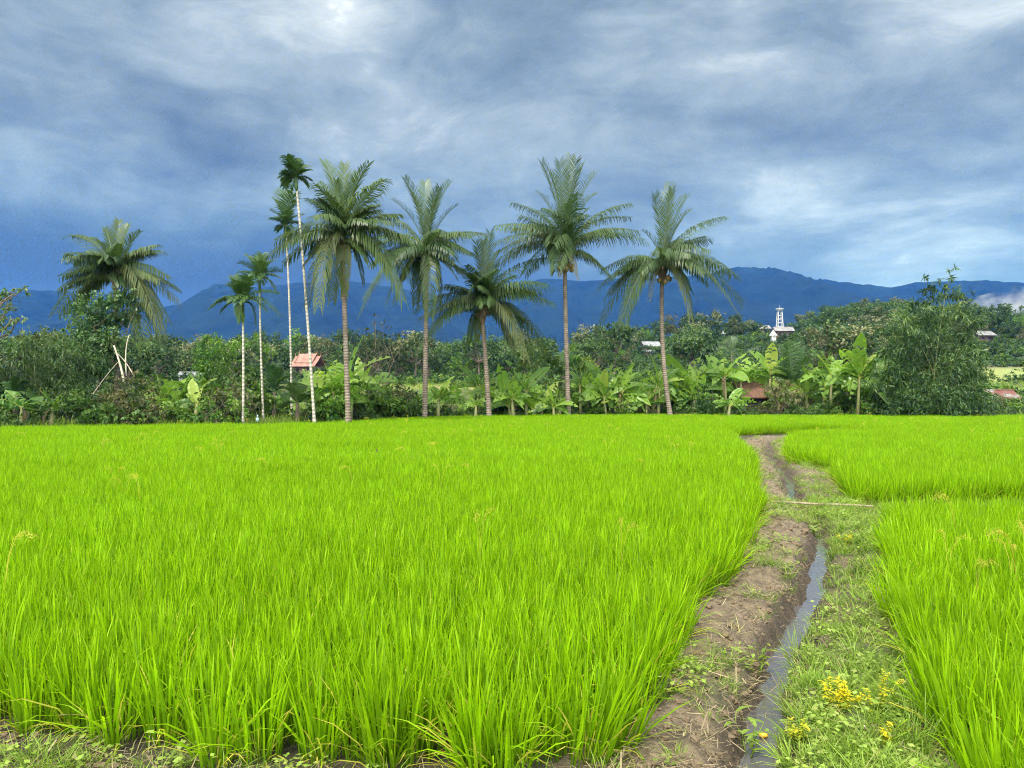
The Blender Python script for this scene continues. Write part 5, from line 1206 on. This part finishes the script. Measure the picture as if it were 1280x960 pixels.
weed('broadleaf_weed', 'leafy weed on the bare bank above the floating fruit', 'weed', 934, 902, 5, .26, .028, .10, 'grass', (.3, .6))
weed('broadleaf_weed', 'weed with yellowing leaf tips beside the bend of the ditch', 'weed', 948, 818, 5, .20, .022, .09, 'yellow', (.1, .55))
weed('broadleaf_weed', 'bright broad-leaved weed just in front of the bamboo pole', 'weed', 1014, 656, 6, .17, .06, .13, 'banana', (.6, .85))
def flowery(px, py, n, hgt, rad, tint, label, flowers=True, dens=34):
    g = G(px, py, 0); g.z = tz(g.x, g.y) - .01
    t = thing('yellow_weed', g, label, 'weed', 'yellowing weeds on the grassy bank'); ms = MB(); ml = MB()
    for q in range(n):
        top = g + Vector((random.gauss(0, rad), random.gauss(0, rad), hgt * random.uniform(.55, 1.05)))
        pts = bent(g + Vector((random.gauss(0, .03), random.gauss(0, .03), 0)), top, .12, 5); ms.tube(pts, [.003, .003, .0025, .002, .0018, .001], 4, .3)
        for k in range(dens):
            s = random.uniform(.25, 1); i = int(s * 4.99); p = pts[i].lerp(pts[min(5, i + 1)], s * 5 - i); a2 = random.uniform(0, 6.28)
            flat_leaf(ml, p, Vector((math.cos(a2), math.sin(a2), random.uniform(0, .8))), random.uniform(.014, .034), random.uniform(.006, .011), min(1, max(0, random.uniform(*tint) + (s - .6) * .5)), .5)
    ms.build('stem', M['grass'], t, True, g); ml.build('leaves', M['yellow'], t, False, g)
flowery(1050, 905, 13, .19, .045, (.55, 1.0), 'bushy weed turned bright golden yellow on the grassy bank')
flowery(1098, 908, 6, .24, .04, (.3, .9), 'taller weed with yellow tops next to the golden one')
flowery(1000, 935, 9, .14, .05, (.2, .75), 'low yellow green weed beside the ditch water')
flowery(1104, 945, 4, .12, .02, (.5, .95), 'small yellow sprig beside the rice at the very front')
flowery(1058, 690, 10, .20, .06, (.5, 1.0), 'distant yellow-leaved weed halfway up the grassy bank')
flowery(1078, 690, 22, .18, .14, (.0, .28), 'patch of soft pale green weed halfway up the grassy bank', dens=30)
flowery(1078, 722, 16, .12, .12, (.0, .25), 'lower patch of pale green weed in front of the yellow one', dens=26)
flowery(1040, 885, 14, .10, .09, (.0, .3), 'low pale green weed at the foot of the golden one', dens=26)
def tuft(px, py, n, h, lean, w_, label, tint=(.3, .7), rad=.04, dy=0):
    g = G(px, py, 0); g.z = tz(g.x, g.y) - .01; mb = MB(); blades(mb, n, rad, h, w_, lean, (15, 90), tint, np.random.default_rng(int(px * 7 + py)))
    o = bpy.data.objects.new('grass_clump', mb.mesh('grass clump')); o.data.materials.append(M['grass']); COL.objects.link(o); o.location = g; tag(o, label, 'grass clump', 'grass clumps along the ditch')
tuft(993, 812, 60, (.12, .26), (2, 30), (.003, .006), 'upright grass clump on the ditch bank where the water narrows')
tuft(986, 868, 60, (.14, .30), (4, 40), (.003, .006), 'yellow green grass clump leaning over the ditch water', (.5, .85))
tuft(996, 955, 70, (.12, .26), (5, 50), (.004, .007), 'bright grass clump at the bottom beside the ditch', (.5, .8), .07)
tuft(960, 962, 46, (.10, .22), (10, 55), (.004, .007), 'grass clump hanging over the water at the very front', (.5, .8), .05)
tuft(1130, 905, 90, (.18, .38), (2, 28), (.003, .005), 'tall fine grass clump against the rice at the front', (.1, .5), .07)
tuft(1140, 945, 80, (.16, .34), (4, 35), (.003, .005), 'dense dark fine grass clump at the front corner of the rice plot', (.1, .5), .07)
tuft(1038, 690, 50, (.12, .30), (2, 30), (.004, .006), 'grass clump beside the far end of the open water', (.2, .6))
tuft(925, 945, 22, (.10, .20), (10, 60), (.003, .005), 'thin grass clump on the bare bank at the bottom', (.4, .8))
tuft(780, 948, 60, (.05, .12), (5, 50), (.003, .004), 'small fine grass cushion on the bare mud at the bottom', (.4, .7), .06)
tuft(30, 958, 120, (.10, .22), (5, 45), (.003, .005), 'grass clump in the bottom corner before the rice', (.3, .6), .14)
tuft(205, 962, 90, (.09, .18), (5, 45), (.003, .005), 'grass clump before the front row of rice', (.3, .6), .10)
tuft(70, 955, 90, (.09, .2), (5, 45), (.003, .005), 'second grass clump from the bottom corner before the rice', (.3, .6), .12)
# rice plants that spilled out of the plot onto the bank
for px, py, lab in ((1122, 715, 'stray rice plant outside the plot, the farther of two'), (1118, 782, 'stray rice plant outside the plot, the nearer of two')):
    g = G(px, py, 0); mb = MB(); blades(mb, 90, .11, (.30, .50), (.006, .010), (1, 16), (4, 40), (.35, .7), np.random.default_rng(px))
    o = bpy.data.objects.new('rice_plant', mb.mesh('rice plant')); o.data.materials.append(M['rice']); COL.objects.link(o); o.location = (g.x, g.y, tz(g.x, g.y)); tag(o, lab, 'rice plant', 'stray rice plants')
# dry branch lying on the bank
g = G(1068, 905, .03); pts = [g, G(1080, 922, .03), G(1086, 935, .01)]
mb = MB(); mb.tube(bent(G(1062, 900, .05), G(1088, 940, .0), .2), [.006, .006, .005, .004, .003, .002], 6); mb.tube(bent(G(1084, 922, .03), G(1078, 905, .16), .1), [.004] * 6, 5); mb.tube(bent(G(1074, 912, .03), G(1100, 930, .02), .2), [.004, .004, .003, .003, .002, .002], 5)
tag(mb.build('dry_twig', M['dry_wood'], None, True, g), 'bleached dry twig on the dark soil below the golden weed', 'twig')
